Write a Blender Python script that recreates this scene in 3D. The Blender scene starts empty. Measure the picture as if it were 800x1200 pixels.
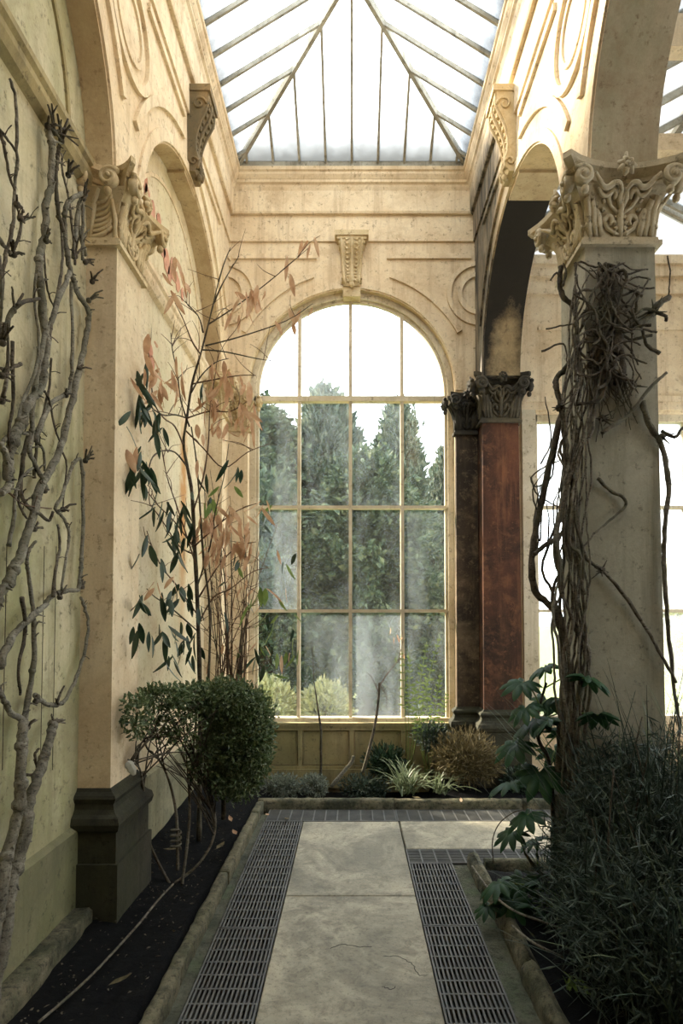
import bpy, bmesh, math, random
import numpy as np
from mathutils import Vector, Matrix
random.seed(7); RNG = np.random.default_rng(7)
S = bpy.context.scene
COL = S.collection

# ------------------------------------------------------------------ camera, sky, sun, exposure
F, CX, TILT, EYE = 700.0, 412.0, math.radians(2.0), 1.6
PY0 = 726 - F * math.tan(TILT)
cam = bpy.data.cameras.new('camera'); camo = bpy.data.objects.new('camera', cam); COL.objects.link(camo)
camo.location = (0, 0, EYE); camo.rotation_euler = (math.pi / 2 + TILT, 0, 0)
cam.sensor_width = 36; cam.lens = F / 1200 * 36
cam.shift_x = (400 - CX) / 1200; cam.shift_y = (PY0 - 600) / 1200
cam.clip_start = 0.02; cam.clip_end = 300
S.camera = camo

SKY_STRENGTH, SUN_STRENGTH, EXPOSURE = 5.0, 20.0, 0.15
world = bpy.data.worlds.new('world'); S.world = world; world.use_nodes = True
bg = world.node_tree.nodes['Background']
bg.inputs[0].default_value = (0.90, 0.955, 1.0, 1); bg.inputs[1].default_value = SKY_STRENGTH
sun = bpy.data.lights.new('sun', 'SUN'); sun.energy = SUN_STRENGTH; sun.angle = math.radians(5.0); sun.color = (1.0, 0.86, 0.66)
suno = bpy.data.objects.new('sun', sun); COL.objects.link(suno)
SUN_DIR = Vector((0.66, -0.50, -0.56)).normalized()
suno.rotation_euler = SUN_DIR.to_track_quat('-Z', 'Y').to_euler(); suno.location = (-8, 12, 12)
S.view_settings.view_transform = 'Standard'; S.view_settings.look = 'None'
S.view_settings.exposure = EXPOSURE; S.view_settings.gamma = 1.0; S.view_settings.use_curve_mapping = False
S.cycles.transparent_max_bounces = 24

# ------------------------------------------------------------------ measuring helpers (pixel of the 800x1200 photo -> point on a real plane)
def _ray(px, py):
    u = (px - CX) / F; v = (PY0 - py) / F
    return u, math.cos(TILT) - v * math.sin(TILT), math.sin(TILT) + v * math.cos(TILT)
def at(px, py, Y):
    x, y, z = _ray(px, py); t = Y / y; return Vector((x * t, Y, EYE + z * t))
def atx(px, py, X):
    x, y, z = _ray(px, py); t = X / x; return Vector((X, y * t, EYE + z * t))
def atz(px, py, Z):
    x, y, z = _ray(px, py); t = (Z - EYE) / z; return Vector((x * t, y * t, Z))
def zat(py, Y): return at(CX, py, Y).z

# ------------------------------------------------------------------ mesh builder
class MB:
    def __init__(s): s.v = []; s.f = []; s.n = 0
    def add(s, vs, fs):
        o = len(s.v); s.v.extend([tuple(p) for p in vs]); s.f.extend([tuple(i + o for i in f) for f in fs]); return s
    def box(s, x0, x1, y0, y1, z0, z1):
        vs = [(x, y, z) for z in (z0, z1) for y in (y0, y1) for x in (x0, x1)]
        return s.add(vs, [(0, 2, 3, 1), (4, 5, 7, 6), (0, 1, 5, 4), (2, 6, 7, 3), (0, 4, 6, 2), (1, 3, 7, 5)])
    def cbox(s, x0, x1, y0, y1, z0, z1, c):           # box with a chamfered top
        vs = [(x0, y0, z0), (x1, y0, z0), (x1, y1, z0), (x0, y1, z0), (x0, y0, z1 - c), (x1, y0, z1 - c), (x1, y1, z1 - c), (x0, y1, z1 - c),
              (x0 + c, y0 + c, z1), (x1 - c, y0 + c, z1), (x1 - c, y1 - c, z1), (x0 + c, y1 - c, z1)]
        fs = [(3, 2, 1, 0), (8, 9, 10, 11)]
        for a in (0, 4):
            for i in range(4): j = (i + 1) % 4; fs.append((a + i, a + j, a + 4 + j, a + 4 + i))
        return s.add(vs, fs)
    def tube(s, pts, r, n=6, flat=None, cap=True):
        pts = [Vector(p) for p in pts]; m = len(pts)
        if m < 2: return s
        rs = r if isinstance(r, (list, tuple)) else [r] * m
        o = len(s.v); up = None
        for i, p in enumerate(pts):
            t = (pts[min(i + 1, m - 1)] - pts[max(i - 1, 0)])
            t = t.normalized() if t.length > 1e-9 else Vector((0, 0, 1))
            if up is None:
                up = Vector((0, 0, 1)) if abs(t.z) < .9 else Vector((1, 0, 0))
            a = up - t * up.dot(t)
            if a.length < 1e-6: a = t.orthogonal()
            a.normalize(); b = t.cross(a); up = a
            for k in range(n):
                q = 2 * math.pi * k / n
                d = a * math.cos(q) + b * math.sin(q)
                if flat is not None:
                    nn, k2 = flat; d = d - nn * d.dot(nn) * (1 - k2)
                s.v.append(tuple(p + d * rs[i]))
        for i in range(m - 1):
            for k in range(n):
                k1 = (k + 1) % n
                s.f.append((o + i * n + k, o + i * n + k1, o + (i + 1) * n + k1, o + (i + 1) * n + k))
        if cap:
            s.f.append(tuple(o + k for k in range(n))[::-1]); s.f.append(tuple(o + (m - 1) * n + k for k in range(n)))
        return s
    def prism(s, poly, vec):
        m = len(poly); vec = Vector(vec); a = [Vector(p) for p in poly]
        vs = a + [p + vec for p in a]
        fs = [tuple(range(m))[::-1], tuple(range(m, 2 * m))]
        for i in range(m): j = (i + 1) % m; fs.append((i, j, m + j, m + i))
        return s.add(vs, fs)
    def loft(s, rings, closed=True, cap=True):
        o = len(s.v); n = len(rings[0])
        for r in rings: s.v.extend([tuple(p) for p in r])
        for i in range(len(rings) - 1):
            for k in range(n if closed else n - 1):
                k1 = (k + 1) % n
                s.f.append((o + i * n + k, o + i * n + k1, o + (i + 1) * n + k1, o + (i + 1) * n + k))
        if cap and closed:
            s.f.append(tuple(o + k for k in range(n))[::-1]); e = o + (len(rings) - 1) * n
            s.f.append(tuple(e + k for k in range(n)))
        return s
    def ball(s, c, r, nu=8, nv=5, sc=(1, 1, 1)):
        c = Vector(c); rings = []
        for i in range(1, nv):
            a = math.pi * i / nv
            rings.append([c + Vector((r * sc[0] * math.sin(a) * math.cos(2 * math.pi * k / nu), r * sc[1] * math.sin(a) * math.sin(2 * math.pi * k / nu), -r * sc[2] * math.cos(a))) for k in range(nu)])
        return s.loft(rings)
    def np(s, v, f):                                   # bulk numpy add
        o = len(s.v); s.v.extend(map(tuple, v.tolist())); s.f.extend(map(tuple, (f + o).tolist())); return s
    def build(s, name, mat, parent=None, smooth=False, kind=None, label=None):
        off = root_loc(parent) if parent else Vector((0, 0, 0))
        me = bpy.data.meshes.new(name)
        v = np.array(s.v, dtype=float).reshape(-1, 3) - np.array(off)
        me.from_pydata(v.tolist(), [], s.f)
        if smooth: me.polygons.foreach_set('use_smooth', [True] * len(me.polygons))
        me.materials.append(mat); me.update()
        o = bpy.data.objects.new(name, me); COL.objects.link(o)
        if parent: o.parent = parent
        if kind: o['kind'] = kind
        if label: o['label'] = label
        return o
ROOT = {}
def root_loc(o):
    while o.parent: o = o.parent
    return ROOT.get(o.name, Vector(o.location))
def thing(name, label, cat, loc=(0, 0, 0), group=None, kind=None):
    o = bpy.data.objects.new(name, None); COL.objects.link(o); o.location = loc; o.empty_display_size = .1
    o['label'] = label; o['category'] = cat
    if group: o['group'] = group
    if kind: o['kind'] = kind
    ROOT[o.name] = Vector(loc); return o
def tag(o, label, cat, group=None, kind=None):
    o['label'] = label; o['category'] = cat
    if group: o['group'] = group
    if kind: o['kind'] = kind
    return o
def inst(me, name, parent, loc, rot, scale=1.0, mat=None):
    o = bpy.data.objects.new(name, me); COL.objects.link(o); o.parent = parent
    o.location = Vector(loc) - root_loc(parent); o.rotation_euler = rot
    o.scale = (scale,) * 3 if not hasattr(scale, '__len__') else scale
    return o
def mesh_of(mb, name, mat, smooth=False):
    me = bpy.data.meshes.new(name); me.from_pydata(mb.v, [], mb.f); me.materials.append(mat)
    if smooth: me.polygons.foreach_set('use_smooth', [True] * len(me.polygons))
    me.update(); return me
def smoothpath(pts, sub=4):
    pts = [Vector(p) for p in pts]; out = []
    for i in range(len(pts) - 1):
        p0 = pts[max(i - 1, 0)]; p1 = pts[i]; p2 = pts[i + 1]; p3 = pts[min(i + 2, len(pts) - 1)]
        for k in range(sub):
            t = k / sub
            out.append(0.5 * ((2 * p1) + (p2 - p0) * t + (2 * p0 - 5 * p1 + 4 * p2 - p3) * t * t + (3 * p1 - p0 - 3 * p2 + p3) * t ** 3))
    out.append(pts[-1]); return out

# ------------------------------------------------------------------ materials
def newmat(name):
    m = bpy.data.materials.new(name); m.use_nodes = True; nt = m.node_tree
    b = nt.nodes['Principled BSDF']; return m, nt, b
def node(nt, t, **kw):
    n = nt.nodes.new(t)
    for k, v in kw.items(): setattr(n, k, v)
    return n
def noise(nt, scale, detail=5, rough=.6, vec=None, stretch=None, dist=0.0):
    n = node(nt, 'ShaderNodeTexNoise'); n.inputs['Scale'].default_value = scale; n.inputs['Detail'].default_value = detail
    n.inputs['Roughness'].default_value = rough; n.inputs['Distortion'].default_value = dist
    tc = node(nt, 'ShaderNodeNewGeometry'); src = tc.outputs['Position']
    if stretch:
        mp = node(nt, 'ShaderNodeMapping'); mp.inputs['Scale'].default_value = stretch
        nt.links.new(src, mp.inputs[0]); src = mp.outputs[0]
    nt.links.new(src, n.inputs['Vector']); return n.outputs['Fac']
def ramp(nt, fac, stops):
    r = node(nt, 'ShaderNodeValToRGB'); el = r.color_ramp.elements
    while len(el) < len(stops): el.new(.5)
    for e, (p, c) in zip(el, stops):
        e.position = p; e.color = (c, c, c, 1) if not hasattr(c, '__len__') else (*c, 1)
    nt.links.new(fac, r.inputs[0]); return r.outputs[0]
def mix(nt, fac, a, b, mode='MIX'):
    m = node(nt, 'ShaderNodeMix', data_type='RGBA', blend_type=mode)
    if hasattr(fac, 'is_linked'): nt.links.new(fac, m.inputs[0])
    else: m.inputs[0].default_value = fac
    for s, i in ((a, 6), (b, 7)):
        if hasattr(s, 'is_linked'): nt.links.new(s, m.inputs[i])
        else: m.inputs[i].default_value = (*s, 1)
    return m.outputs[2]
def bump(nt, b, h, strength=.3, dist=.01):
    n = node(nt, 'ShaderNodeBump'); n.inputs['Strength'].default_value = strength; n.inputs['Distance'].default_value = dist
    nt.links.new(h, n.inputs['Height']); nt.links.new(n.outputs[0], b.inputs['Normal'])
def math_(nt, op, a, b=None, c=None, clamp=False):
    m = node(nt, 'ShaderNodeMath', operation=op, use_clamp=clamp)
    for i, s in enumerate((a, b, c)):
        if s is None: continue
        if hasattr(s, 'is_linked'): nt.links.new(s, m.inputs[i])
        else: m.inputs[i].default_value = s
    return m.outputs[0]
def maprange(nt, v, a, b, c=0, d=1):
    m = node(nt, 'ShaderNodeMapRange'); m.inputs[1].default_value = a; m.inputs[2].default_value = b
    m.inputs[3].default_value = c; m.inputs[4].default_value = d
    nt.links.new(v, m.inputs[0]); return m.outputs[0]
def pos(nt):
    g = node(nt, 'ShaderNodeNewGeometry'); s = node(nt, 'ShaderNodeSeparateXYZ'); nt.links.new(g.outputs['Position'], s.inputs[0])
    return s.outputs

def plaster(name, base, dark, stain=None, amt=.5, rough=.85, algae=None, algae_amt=.5, streak=True, soot=None, bumps=.25):
    m, nt, b = newmat(name)
    n1 = noise(nt, 1.7, 9, .7, dist=.3); f1 = ramp(nt, n1, [(.36, 0), (.64, 1)])
    c = mix(nt, f1, base, dark)
    st = stain or dark
    if streak:
        n2 = noise(nt, 1.0, 7, .72, stretch=(8, 8, .55)); f2 = ramp(nt, n2, [(.50, 0), (.66, amt)])
        c = mix(nt, f2, c, st)
    if algae:
        n3 = noise(nt, .9, 7, .66, stretch=(1.3, 1.3, .55)); f3 = ramp(nt, n3, [(.42, 0), (.6, algae_amt)])
        c = mix(nt, f3, c, algae)
    n4 = noise(nt, 4.2, 8, .75, dist=.5); f4 = ramp(nt, n4, [(.52, 0), (.64, .62)])      # blotches
    c = mix(nt, f4, c, tuple(.5 * d + .5 * e for d, e in zip(dark, st)))
    n5 = noise(nt, 21, 5, .75); f5 = ramp(nt, n5, [(.57, 0), (.66, .65)])                # specks
    c = mix(nt, f5, c, tuple(.6 * e for e in st))
    n7 = noise(nt, .55, 7, .75, stretch=(1, 1, 1.6), dist=.5); f7 = ramp(nt, n7, [(.5, 0), (.64, .45)])
    c = mix(nt, f7, c, tuple(.35 * d + .65 * e for d, e in zip(dark, st)))                  # broad damp patches
    n6 = noise(nt, 70, 3, .7); f6 = ramp(nt, n6, [(.3, .93), (.7, 1.05)])
    c = mix(nt, 1.0, c, f6, 'MULTIPLY')
    if soot: c = soot(nt, c)
    nt.links.new(c, b.inputs['Base Color']); b.inputs['Roughness'].default_value = rough
    b.inputs['Specular IOR Level'].default_value = .25
    nb = noise(nt, 38, 6, .7); bump(nt, b, nb, bumps, .008)
    return m
def soot_corner(nt, c):         # the leak stain that runs down the far end of the arcade wall
    x, y, z = pos(nt)
    n = noise(nt, 1.6, 6, .7, stretch=(1.5, 1.5, .6))
    v = math_(nt, 'ADD', y, math_(nt, 'MULTIPLY', math_(nt, 'SUBTRACT', n, .5), 1.6))
    zlim = math_(nt, 'ADD', z, math_(nt, 'MULTIPLY', n, .5))
    f = math_(nt, 'MULTIPLY', maprange(nt, v, 4.75, 5.15), maprange(nt, zlim, 6.35, 6.05))
    f = math_(nt, 'MULTIPLY', f, maprange(nt, x, 1.0, 1.22), clamp=True)
    f = math_(nt, 'MULTIPLY', f, ramp(nt, noise(nt, 3.0, 5, .7, stretch=(4, 4, .5)), [(.3, .55), (.6, .97)]))
    return mix(nt, f, c, (.022, .022, .021))
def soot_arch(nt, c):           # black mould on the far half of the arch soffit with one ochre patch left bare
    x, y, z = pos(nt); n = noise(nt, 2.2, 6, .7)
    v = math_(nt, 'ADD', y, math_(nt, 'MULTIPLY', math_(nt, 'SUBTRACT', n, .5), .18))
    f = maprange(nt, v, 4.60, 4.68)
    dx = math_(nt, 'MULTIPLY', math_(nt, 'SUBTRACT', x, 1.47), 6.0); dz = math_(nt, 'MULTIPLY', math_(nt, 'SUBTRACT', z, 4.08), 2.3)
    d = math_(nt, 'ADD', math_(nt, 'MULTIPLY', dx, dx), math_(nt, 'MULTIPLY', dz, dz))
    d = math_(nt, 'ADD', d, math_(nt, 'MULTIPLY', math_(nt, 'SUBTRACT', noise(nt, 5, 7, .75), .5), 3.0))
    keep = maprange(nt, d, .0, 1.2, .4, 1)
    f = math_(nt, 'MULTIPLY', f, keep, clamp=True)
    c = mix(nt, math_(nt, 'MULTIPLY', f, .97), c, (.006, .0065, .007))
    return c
M = {}
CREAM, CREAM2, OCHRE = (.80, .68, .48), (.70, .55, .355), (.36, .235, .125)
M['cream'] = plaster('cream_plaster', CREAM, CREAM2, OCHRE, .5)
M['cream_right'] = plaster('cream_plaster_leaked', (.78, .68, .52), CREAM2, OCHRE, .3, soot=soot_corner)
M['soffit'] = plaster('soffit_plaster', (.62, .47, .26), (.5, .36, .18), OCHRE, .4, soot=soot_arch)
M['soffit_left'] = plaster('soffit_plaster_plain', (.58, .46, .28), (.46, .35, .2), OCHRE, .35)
M['bay'] = plaster('bay_plaster', (.62, .56, .39), (.48, .43, .27), (.14, .125, .075), .6, algae=(.28, .29, .12), algae_amt=.75)
def bay_far_extra(nt, c):       # rust run and flaked pink paint
    x, y, z = pos(nt); n = noise(nt, 5, 5, .7)
    yy = math_(nt, 'ADD', y, math_(nt, 'MULTIPLY', math_(nt, 'SUBTRACT', n, .5), .25))
    w = math_(nt, 'ABSOLUTE', math_(nt, 'SUBTRACT', yy, 4.92))
    f = math_(nt, 'MULTIPLY', maprange(nt, w, .13, .03), math_(nt, 'MULTIPLY', maprange(nt, z, 3.35, 3.0), maprange(nt, z, 1.3, 2.3)), clamp=True)
    c = mix(nt, math_(nt, 'MULTIPLY', f, .8), c, (.45, .19, .03))
    return c
M['bay_far'] = plaster('bay_plaster_pale', (.74, .65, .48), (.66, .55, .36), OCHRE, .35, algae=(.5, .48, .28), algae_amt=.4, soot=bay_far_extra)
M['pilaster'] = plaster('pilaster_plaster', (.74, .63, .44), (.66, .53, .35), OCHRE, .25)
M['carved'] = plaster('carved_stone', (.60, .52, .37), (.46, .38, .25), (.16, .13, .08), .35, streak=False, bumps=.5)
M['carved_warm'] = plaster('carved_stone_warm', (.68, .56, .36), (.5, .38, .2), (.3, .17, .06), .35, streak=False, bumps=.5)
M['carved_stain'] = plaster('stained_scroll', (.50, .33, .15), (.30, .20, .10), (.05, .06, .045), .35, streak=False, algae=(.06, .07, .05), algae_amt=.7, bumps=.5)
M['pier'] = plaster('pier_stone', (.46, .42, .33), (.34, .32, .25), (.14, .13, .1), .6, algae=(.2, .2, .14), algae_amt=.5)
M['wallfoot'] = plaster('dark_wall_foot', (.34, .31, .20), (.22, .21, .13), (.08, .075, .05), .6, algae=(.15, .16, .07), algae_amt=.7)  # plinth plaster, darker and greener than the bays above
M['near_soffit'] = plaster('near_soffit_plaster', (.60, .51, .37), (.48, .41, .29), (.3, .2, .12), .4, algae=(.34, .34, .22), algae_amt=.6)
M['base'] = plaster('mossy_base_stone', (.09, .08, .055), (.032, .03, .023), (.010, .010, .009), .7, algae=(.035, .04, .02), algae_amt=.7, bumps=.5)
M['rust'] = plaster('rust_brown_plaster', (.15, .06, .032), (.05, .024, .017), (.34, .15, .07), .55, algae=(.02, .016, .013), algae_amt=.8, bumps=.4)
M['black_carved'] = plaster('blackened_stone', (.16, .13, .075), (.045, .04, .03), (.02, .02, .02), .6, streak=False, algae=(.02, .02, .02), algae_amt=.8, bumps=.5)
M['brown_jamb'] = plaster('brown_jamb_plaster', (.12, .08, .05), (.05, .035, .025), (.35, .26, .16), .5, algae=(.02, .018, .015), algae_amt=.7)
M['flake'] = plaster('flaked_paint', (.50, .20, .12), (.62, .36, .25), (.3, .1, .05), .4)
M['frame'] = plaster('window_paint', (.72, .64, .48), (.56, .48, .33), (.22, .16, .09), .4, bumps=.15)
M['rafter'] = plaster('rafter_paint', (.5, .49, .43), (.3, .28, .22), (.10, .09, .06), .6, bumps=.2)
M['sillpanel'] = plaster('sill_panel_paint', (.46, .38, .2), (.34, .27, .13), (.12, .1, .06), .6, algae=(.16, .16, .07), algae_amt=.6)
def slabmat():
    m, nt, b = newmat('paving_stone')
    c = mix(nt, ramp(nt, noise(nt, 2.6, 9, .72, dist=.4), [(.36, 0), (.62, 1)]), (.47, .425, .315), (.27, .25, .185))
    c = mix(nt, ramp(nt, noise(nt, 1.1, 7, .72, dist=.8), [(.46, 0), (.58, .75)]), c, (.15, .142, .108))
    c = mix(nt, ramp(nt, noise(nt, 9, 8, .78, dist=.6), [(.50, 0), (.62, .6)]), c, (.13, .122, .09))
    c = mix(nt, ramp(nt, noise(nt, 55, 5, .75), [(.54, 0), (.66, .65)]), c, (.09, .085, .065))
    nt.links.new(c, b.inputs['Base Color']); b.inputs['Roughness'].default_value = .62
    bump(nt, b, noise(nt, 24, 8, .78), .5, .01); return m
M['slab'] = slabmat()
def mossy(name, a, bcol, c2):
    m, nt, b = newmat(name)
    c = mix(nt, ramp(nt, noise(nt, 7, 8, .7), [(.4, 0), (.62, 1)]), a, bcol)
    c = mix(nt, ramp(nt, noise(nt, 3.1, 6, .7), [(.5, 0), (.62, .9)]), c, c2)
    nt.links.new(c, b.inputs['Base Color']); b.inputs['Roughness'].default_value = .9
    c = mix(nt, ramp(nt, noise(nt, 34, 6, .75), [(.50, 0), (.62, .7)]), c, tuple(.3 * v for v in c2))
    nt.links.new(c, b.inputs['Base Color'])
    bump(nt, b, noise(nt, 30, 8, .75), .9, .02); return m
M['kerb'] = mossy('mossy_kerb_stone', (.20, .175, .11), (.085, .088, .045), (.035, .04, .022))
M['mossflat'] = mossy('mossy_concrete', (.13, .13, .09), (.05, .055, .035), (.09, .115, .06))
def soilmat():
    m, nt, b = newmat('dark_soil')
    c = mix(nt, ramp(nt, noise(nt, 16, 8, .75), [(.4, 0), (.7, 1)]), (.0035, .0042, .005), (.010, .010, .010))
    c = mix(nt, ramp(nt, noise(nt, 90, 3, .6), [(.72, 0), (.78, .6)]), c, (.06, .057, .05))
    nt.links.new(c, b.inputs['Base Color']); b.inputs['Roughness'].default_value = .95; b.inputs['Specular IOR Level'].default_value = .15
    bump(nt, b, noise(nt, 22, 8, .8), .9, .03); return m
M['soil'] = soilmat()
def simple(name, cols, scale=8, rough=.7, bumpv=.3, stretch=None, spec=.3, metal=0, transl=0):
    m, nt, b = newmat(name)
    st = [(.3 + .4 * i / max(1, len(cols) - 1), c) for i, c in enumerate(cols)]
    c = ramp(nt, noise(nt, scale, 4, .6, stretch=stretch), st)
    nt.links.new(c, b.inputs['Base Color']); b.inputs['Roughness'].default_value = rough
    b.inputs['Specular IOR Level'].default_value = spec; b.inputs['Metallic'].default_value = metal
    if bumpv: bump(nt, b, noise(nt, scale * 6, 5, .7), bumpv, .004)
    if transl:
        t = node(nt, 'ShaderNodeBsdfTranslucent'); nt.links.new(c, t.inputs[0])
        mx = node(nt, 'ShaderNodeMixShader'); mx.inputs[0].default_value = transl
        nt.links.new(b.outputs[0], mx.inputs[1]); nt.links.new(t.outputs[0], mx.inputs[2])
        nt.links.new(mx.outputs[0], nt.nodes['Material Output'].inputs[0])
    return m
M['iron'] = simple('cast_iron', [(.06, .062, .06), (.115, .115, .105)], 9, .55, .3, spec=.5)
M['pit'] = simple('drain_pit', [(.006, .006, .006), (.012, .012, .011)], 5, .9, 0)
def bark(name, lo, mid, hi):
    m, nt, b = newmat(name)
    c = ramp(nt, noise(nt, 9, 7, .72, dist=.8), [(.32, lo), (.5, mid), (.66, hi)])
    c = mix(nt, ramp(nt, noise(nt, 55, 4, .7, stretch=(1, 1, 1.8)), [(.52, 0), (.64, .75)]), c, tuple(.35 * v for v in lo))
    c = mix(nt, ramp(nt, noise(nt, 3.0, 5, .7), [(.5, 0), (.64, .5)]), c, (.11, .115, .07))
    nt.links.new(c, b.inputs['Base Color']); b.inputs['Roughness'].default_value = .85; b.inputs['Specular IOR Level'].default_value = .2
    bump(nt, b, noise(nt, 60, 7, .75, stretch=(1, 1, .6)), .8, .012); return m
M['bark_pale'] = bark('pale_bark', (.09, .083, .063), (.20, .185, .145), (.33, .31, .25))
M['bark_dark'] = bark('dark_bark', (.03, .025, .018), (.085, .07, .05), (.15, .125, .095))
M['bark_grey'] = bark('grey_vine_bark', (.055, .046, .036), (.15, .13, .10), (.27, .24, .19))
M['twig'] = simple('brown_twig', [(.07, .04, .025), (.15, .09, .055)], 20, .8, .3)
M['leaf_dark'] = simple('dark_leaf', [(.012, .03, .016), (.03, .065, .03)], 12, .4, .1, spec=.5, transl=.15)
M['leaf_shrub'] = simple('shrub_leaf', [(.03, .06, .024), (.10, .15, .06), (.24, .27, .14)], 40, .45, .1, spec=.5, transl=.25)
M['leaf_brown'] = simple('withered_leaf', [(.38, .21, .12), (.56, .35, .21), (.68, .50, .34)], 9, .7, .2, transl=.35)
M['leaf_fatsia'] = simple('glossy_palmate_leaf', [(.010, .04, .016), (.03, .085, .03)], 6, .5, .1, spec=.35, transl=.2)
M['leaf_silver'] = simple('silver_leaf', [(.13, .16, .12), (.30, .33, .27)], 24, .7, .1, transl=.2)
M['leaf_straw'] = simple('straw_brown_leaf', [(.05, .045, .022), (.13, .105, .05), (.24, .19, .09)], 24, .75, .1, transl=.25)
M['litter'] = simple('dead_leaf_crumb', [(.04, .035, .025), (.16, .14, .10)], 30, .85, 0)
M['leaf_blade'] = simple('strap_leaf', [(.07, .10, .045), (.22, .26, .15)], 12, .5, .1, transl=.25)
M['leaf_mass'] = simple('deep_green_leaf', [(.014, .03, .022), (.045, .07, .05), (.10, .125, .09)], 30, .5, .1, spec=.4, transl=.1)  # dark greens of the narrow leaves, blades and low bushes
M['leaf_fern'] = simple('fresh_leaf', [(.10, .16, .04), (.22, .30, .08)], 18, .5, .1, transl=.35)
M['tree1'] = simple('evergreen_leaf', [(.012, .03, .018), (.05, .085, .045), (.22, .25, .13)], 9, .6, 0, transl=.2)  # palest tone puts sunlit highlights into the leaf colour
M['tree2'] = simple('bluish_conifer_leaf', [(.02, .045, .032), (.08, .11, .075), (.26, .28, .19)], 9, .6, 0, transl=.25)  # pale end of the ramp stands in for sunlit leaf highlights
M['hedge'] = simple('pale_hedge_leaf', [(.25, .28, .12), (.5, .5, .28)], 6, .7, 0, transl=.2)
M['lawn'] = simple('lawn_grass', [(.10, .14, .03), (.26, .28, .09)], 4, .9, .4)
M['paper'] = simple('pale_scrap', [(.5, .5, .46), (.7, .7, .66)], 12, .8, .1)

def glassmat(name, haze_lo, haze_hi, scale, tint=(.9, .93, .95), zdirt=None, stretch=(1, 1, .6)):
    m, nt, b = newmat(name); nt.nodes.remove(b)
    tr = node(nt, 'ShaderNodeBsdfTransparent'); tr.inputs[0].default_value = (.97, .98, .985, 1)
    df = node(nt, 'ShaderNodeBsdfTranslucent'); df.inputs[0].default_value = (*tint, 1)
    d2 = node(nt, 'ShaderNodeBsdfDiffuse'); d2.inputs[0].default_value = (*[t * .8 for t in tint], 1)
    hz = node(nt, 'ShaderNodeMixShader'); hz.inputs[0].default_value = .35
    nt.links.new(df.outputs[0], hz.inputs[1]); nt.links.new(d2.outputs[0], hz.inputs[2])
    oi = node(nt, 'ShaderNodeObjectInfo')
    n = noise(nt, scale, 7, .62, stretch=stretch, dist=.4)
    v = math_(nt, 'ADD', n, math_(nt, 'MULTIPLY', math_(nt, 'SUBTRACT', oi.outputs['Random'], .5), .22))
    f = math_(nt, 'MULTIPLY', maprange(nt, v, .40, .72, haze_lo, haze_hi), maprange(nt, oi.outputs['Random'], 0, 1, .35, 1.5))
    if zdirt:
        x, y, z = pos(nt); lo, hi, a = zdirt
        zz = math_(nt, 'ADD', z, math_(nt, 'MULTIPLY', math_(nt, 'SUBTRACT', noise(nt, 4, 5, .7), .5), .12))
        f = math_(nt, 'MAXIMUM', f, maprange(nt, zz, lo, hi, a, 0))
    f = math_(nt, 'MULTIPLY', f, 1.0, clamp=True)
    mx = node(nt, 'ShaderNodeMixShader'); nt.links.new(f, mx.inputs[0])
    nt.links.new(tr.outputs[0], mx.inputs[1]); nt.links.new(hz.outputs[0], mx.inputs[2])
    gl = node(nt, 'ShaderNodeBsdfGlossy'); gl.inputs['Roughness'].default_value = .05
    m2 = node(nt, 'ShaderNodeMixShader'); m2.inputs[0].default_value = .03
    nt.links.new(mx.outputs[0], m2.inputs[1]); nt.links.new(gl.outputs[0], m2.inputs[2])
    nt.links.new(m2.outputs[0], nt.nodes['Material Output'].inputs[0]); return m
M['glass_window'] = glassmat('dusty_window_glass', .02, .125, 3.2, tint=(.45, .51, .56), stretch=(1, 1, .35))
M['glass_roof'] = glassmat('grimy_roof_glass', .04, .25, 2.2, zdirt=(6.20, 6.40, .85), tint=(.12, .128, .132))
M['glass_end'] = glassmat('grimy_end_glass', .04, .25, 2.2, zdirt=(6.24, 6.52, .9), tint=(.20, .212, .218))
M['glass_aisle'] = glassmat('cloudy_aisle_glass', .12, .5, 1.6)

# ------------------------------------------------------------------ dimensions
NX, WX = 1.26, 1.40                # face of the arcades / recessed wall of the bays
YB = 6.0                           # face of the far wall
ZS = 3.93                          # springing
RA = 1.08                          # arch radius of the side bays
BAYS = [(4.55, 3.46, 5.64), (1.99, .90, 3.08), (-.57, -1.66, .52), (-3.13, -4.22, -2.04)]
YEND = -4.5
Z1, Z2, Z3, Z4 = 5.47, 5.74, 6.0, 6.17
ARCH_N = 40
def mapL(a, b, d): return (-NX + d, a, b)
def mapR(a, b, d): return (NX - d, a, b)
def mapBk(a, b, d): return (a, YB - d, b)

def arch_panel(mb, mp, c, r, a0, a1, zs, zt, d0, d1):
    """wall between a0 and a1 from zs to zt with a half-round opening, from depth d0 (back) to d1 (face); soffit left out"""
    aa = [c - r * math.cos(math.pi * i / ARCH_N) for i in range(ARCH_N + 1)]
    zz = [zs + r * math.sin(math.pi * i / ARCH_N) for i in range(ARCH_N + 1)]
    for d in (d0, d1):
        for i in range(ARCH_N):
            mb.add([mp(aa[i], zz[i], d), mp(aa[i + 1], zz[i + 1], d), mp(aa[i + 1], zt, d), mp(aa[i], zt, d)], [(0, 1, 2, 3)])
        for (p, q) in ((a0, aa[0]), (aa[-1], a1)):
            if q - p > 1e-4: mb.add([mp(p, zs, d), mp(q, zs, d), mp(q, zt, d), mp(p, zt, d)], [(0, 1, 2, 3)])
    for (p, q) in ((a0, aa[0]), (aa[-1], a1)):
        if q - p > 1e-4: mb.add([mp(p, zs, d0), mp(q, zs, d0), mp(q, zs, d1), mp(p, zs, d1)], [(0, 1, 2, 3)])
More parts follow.
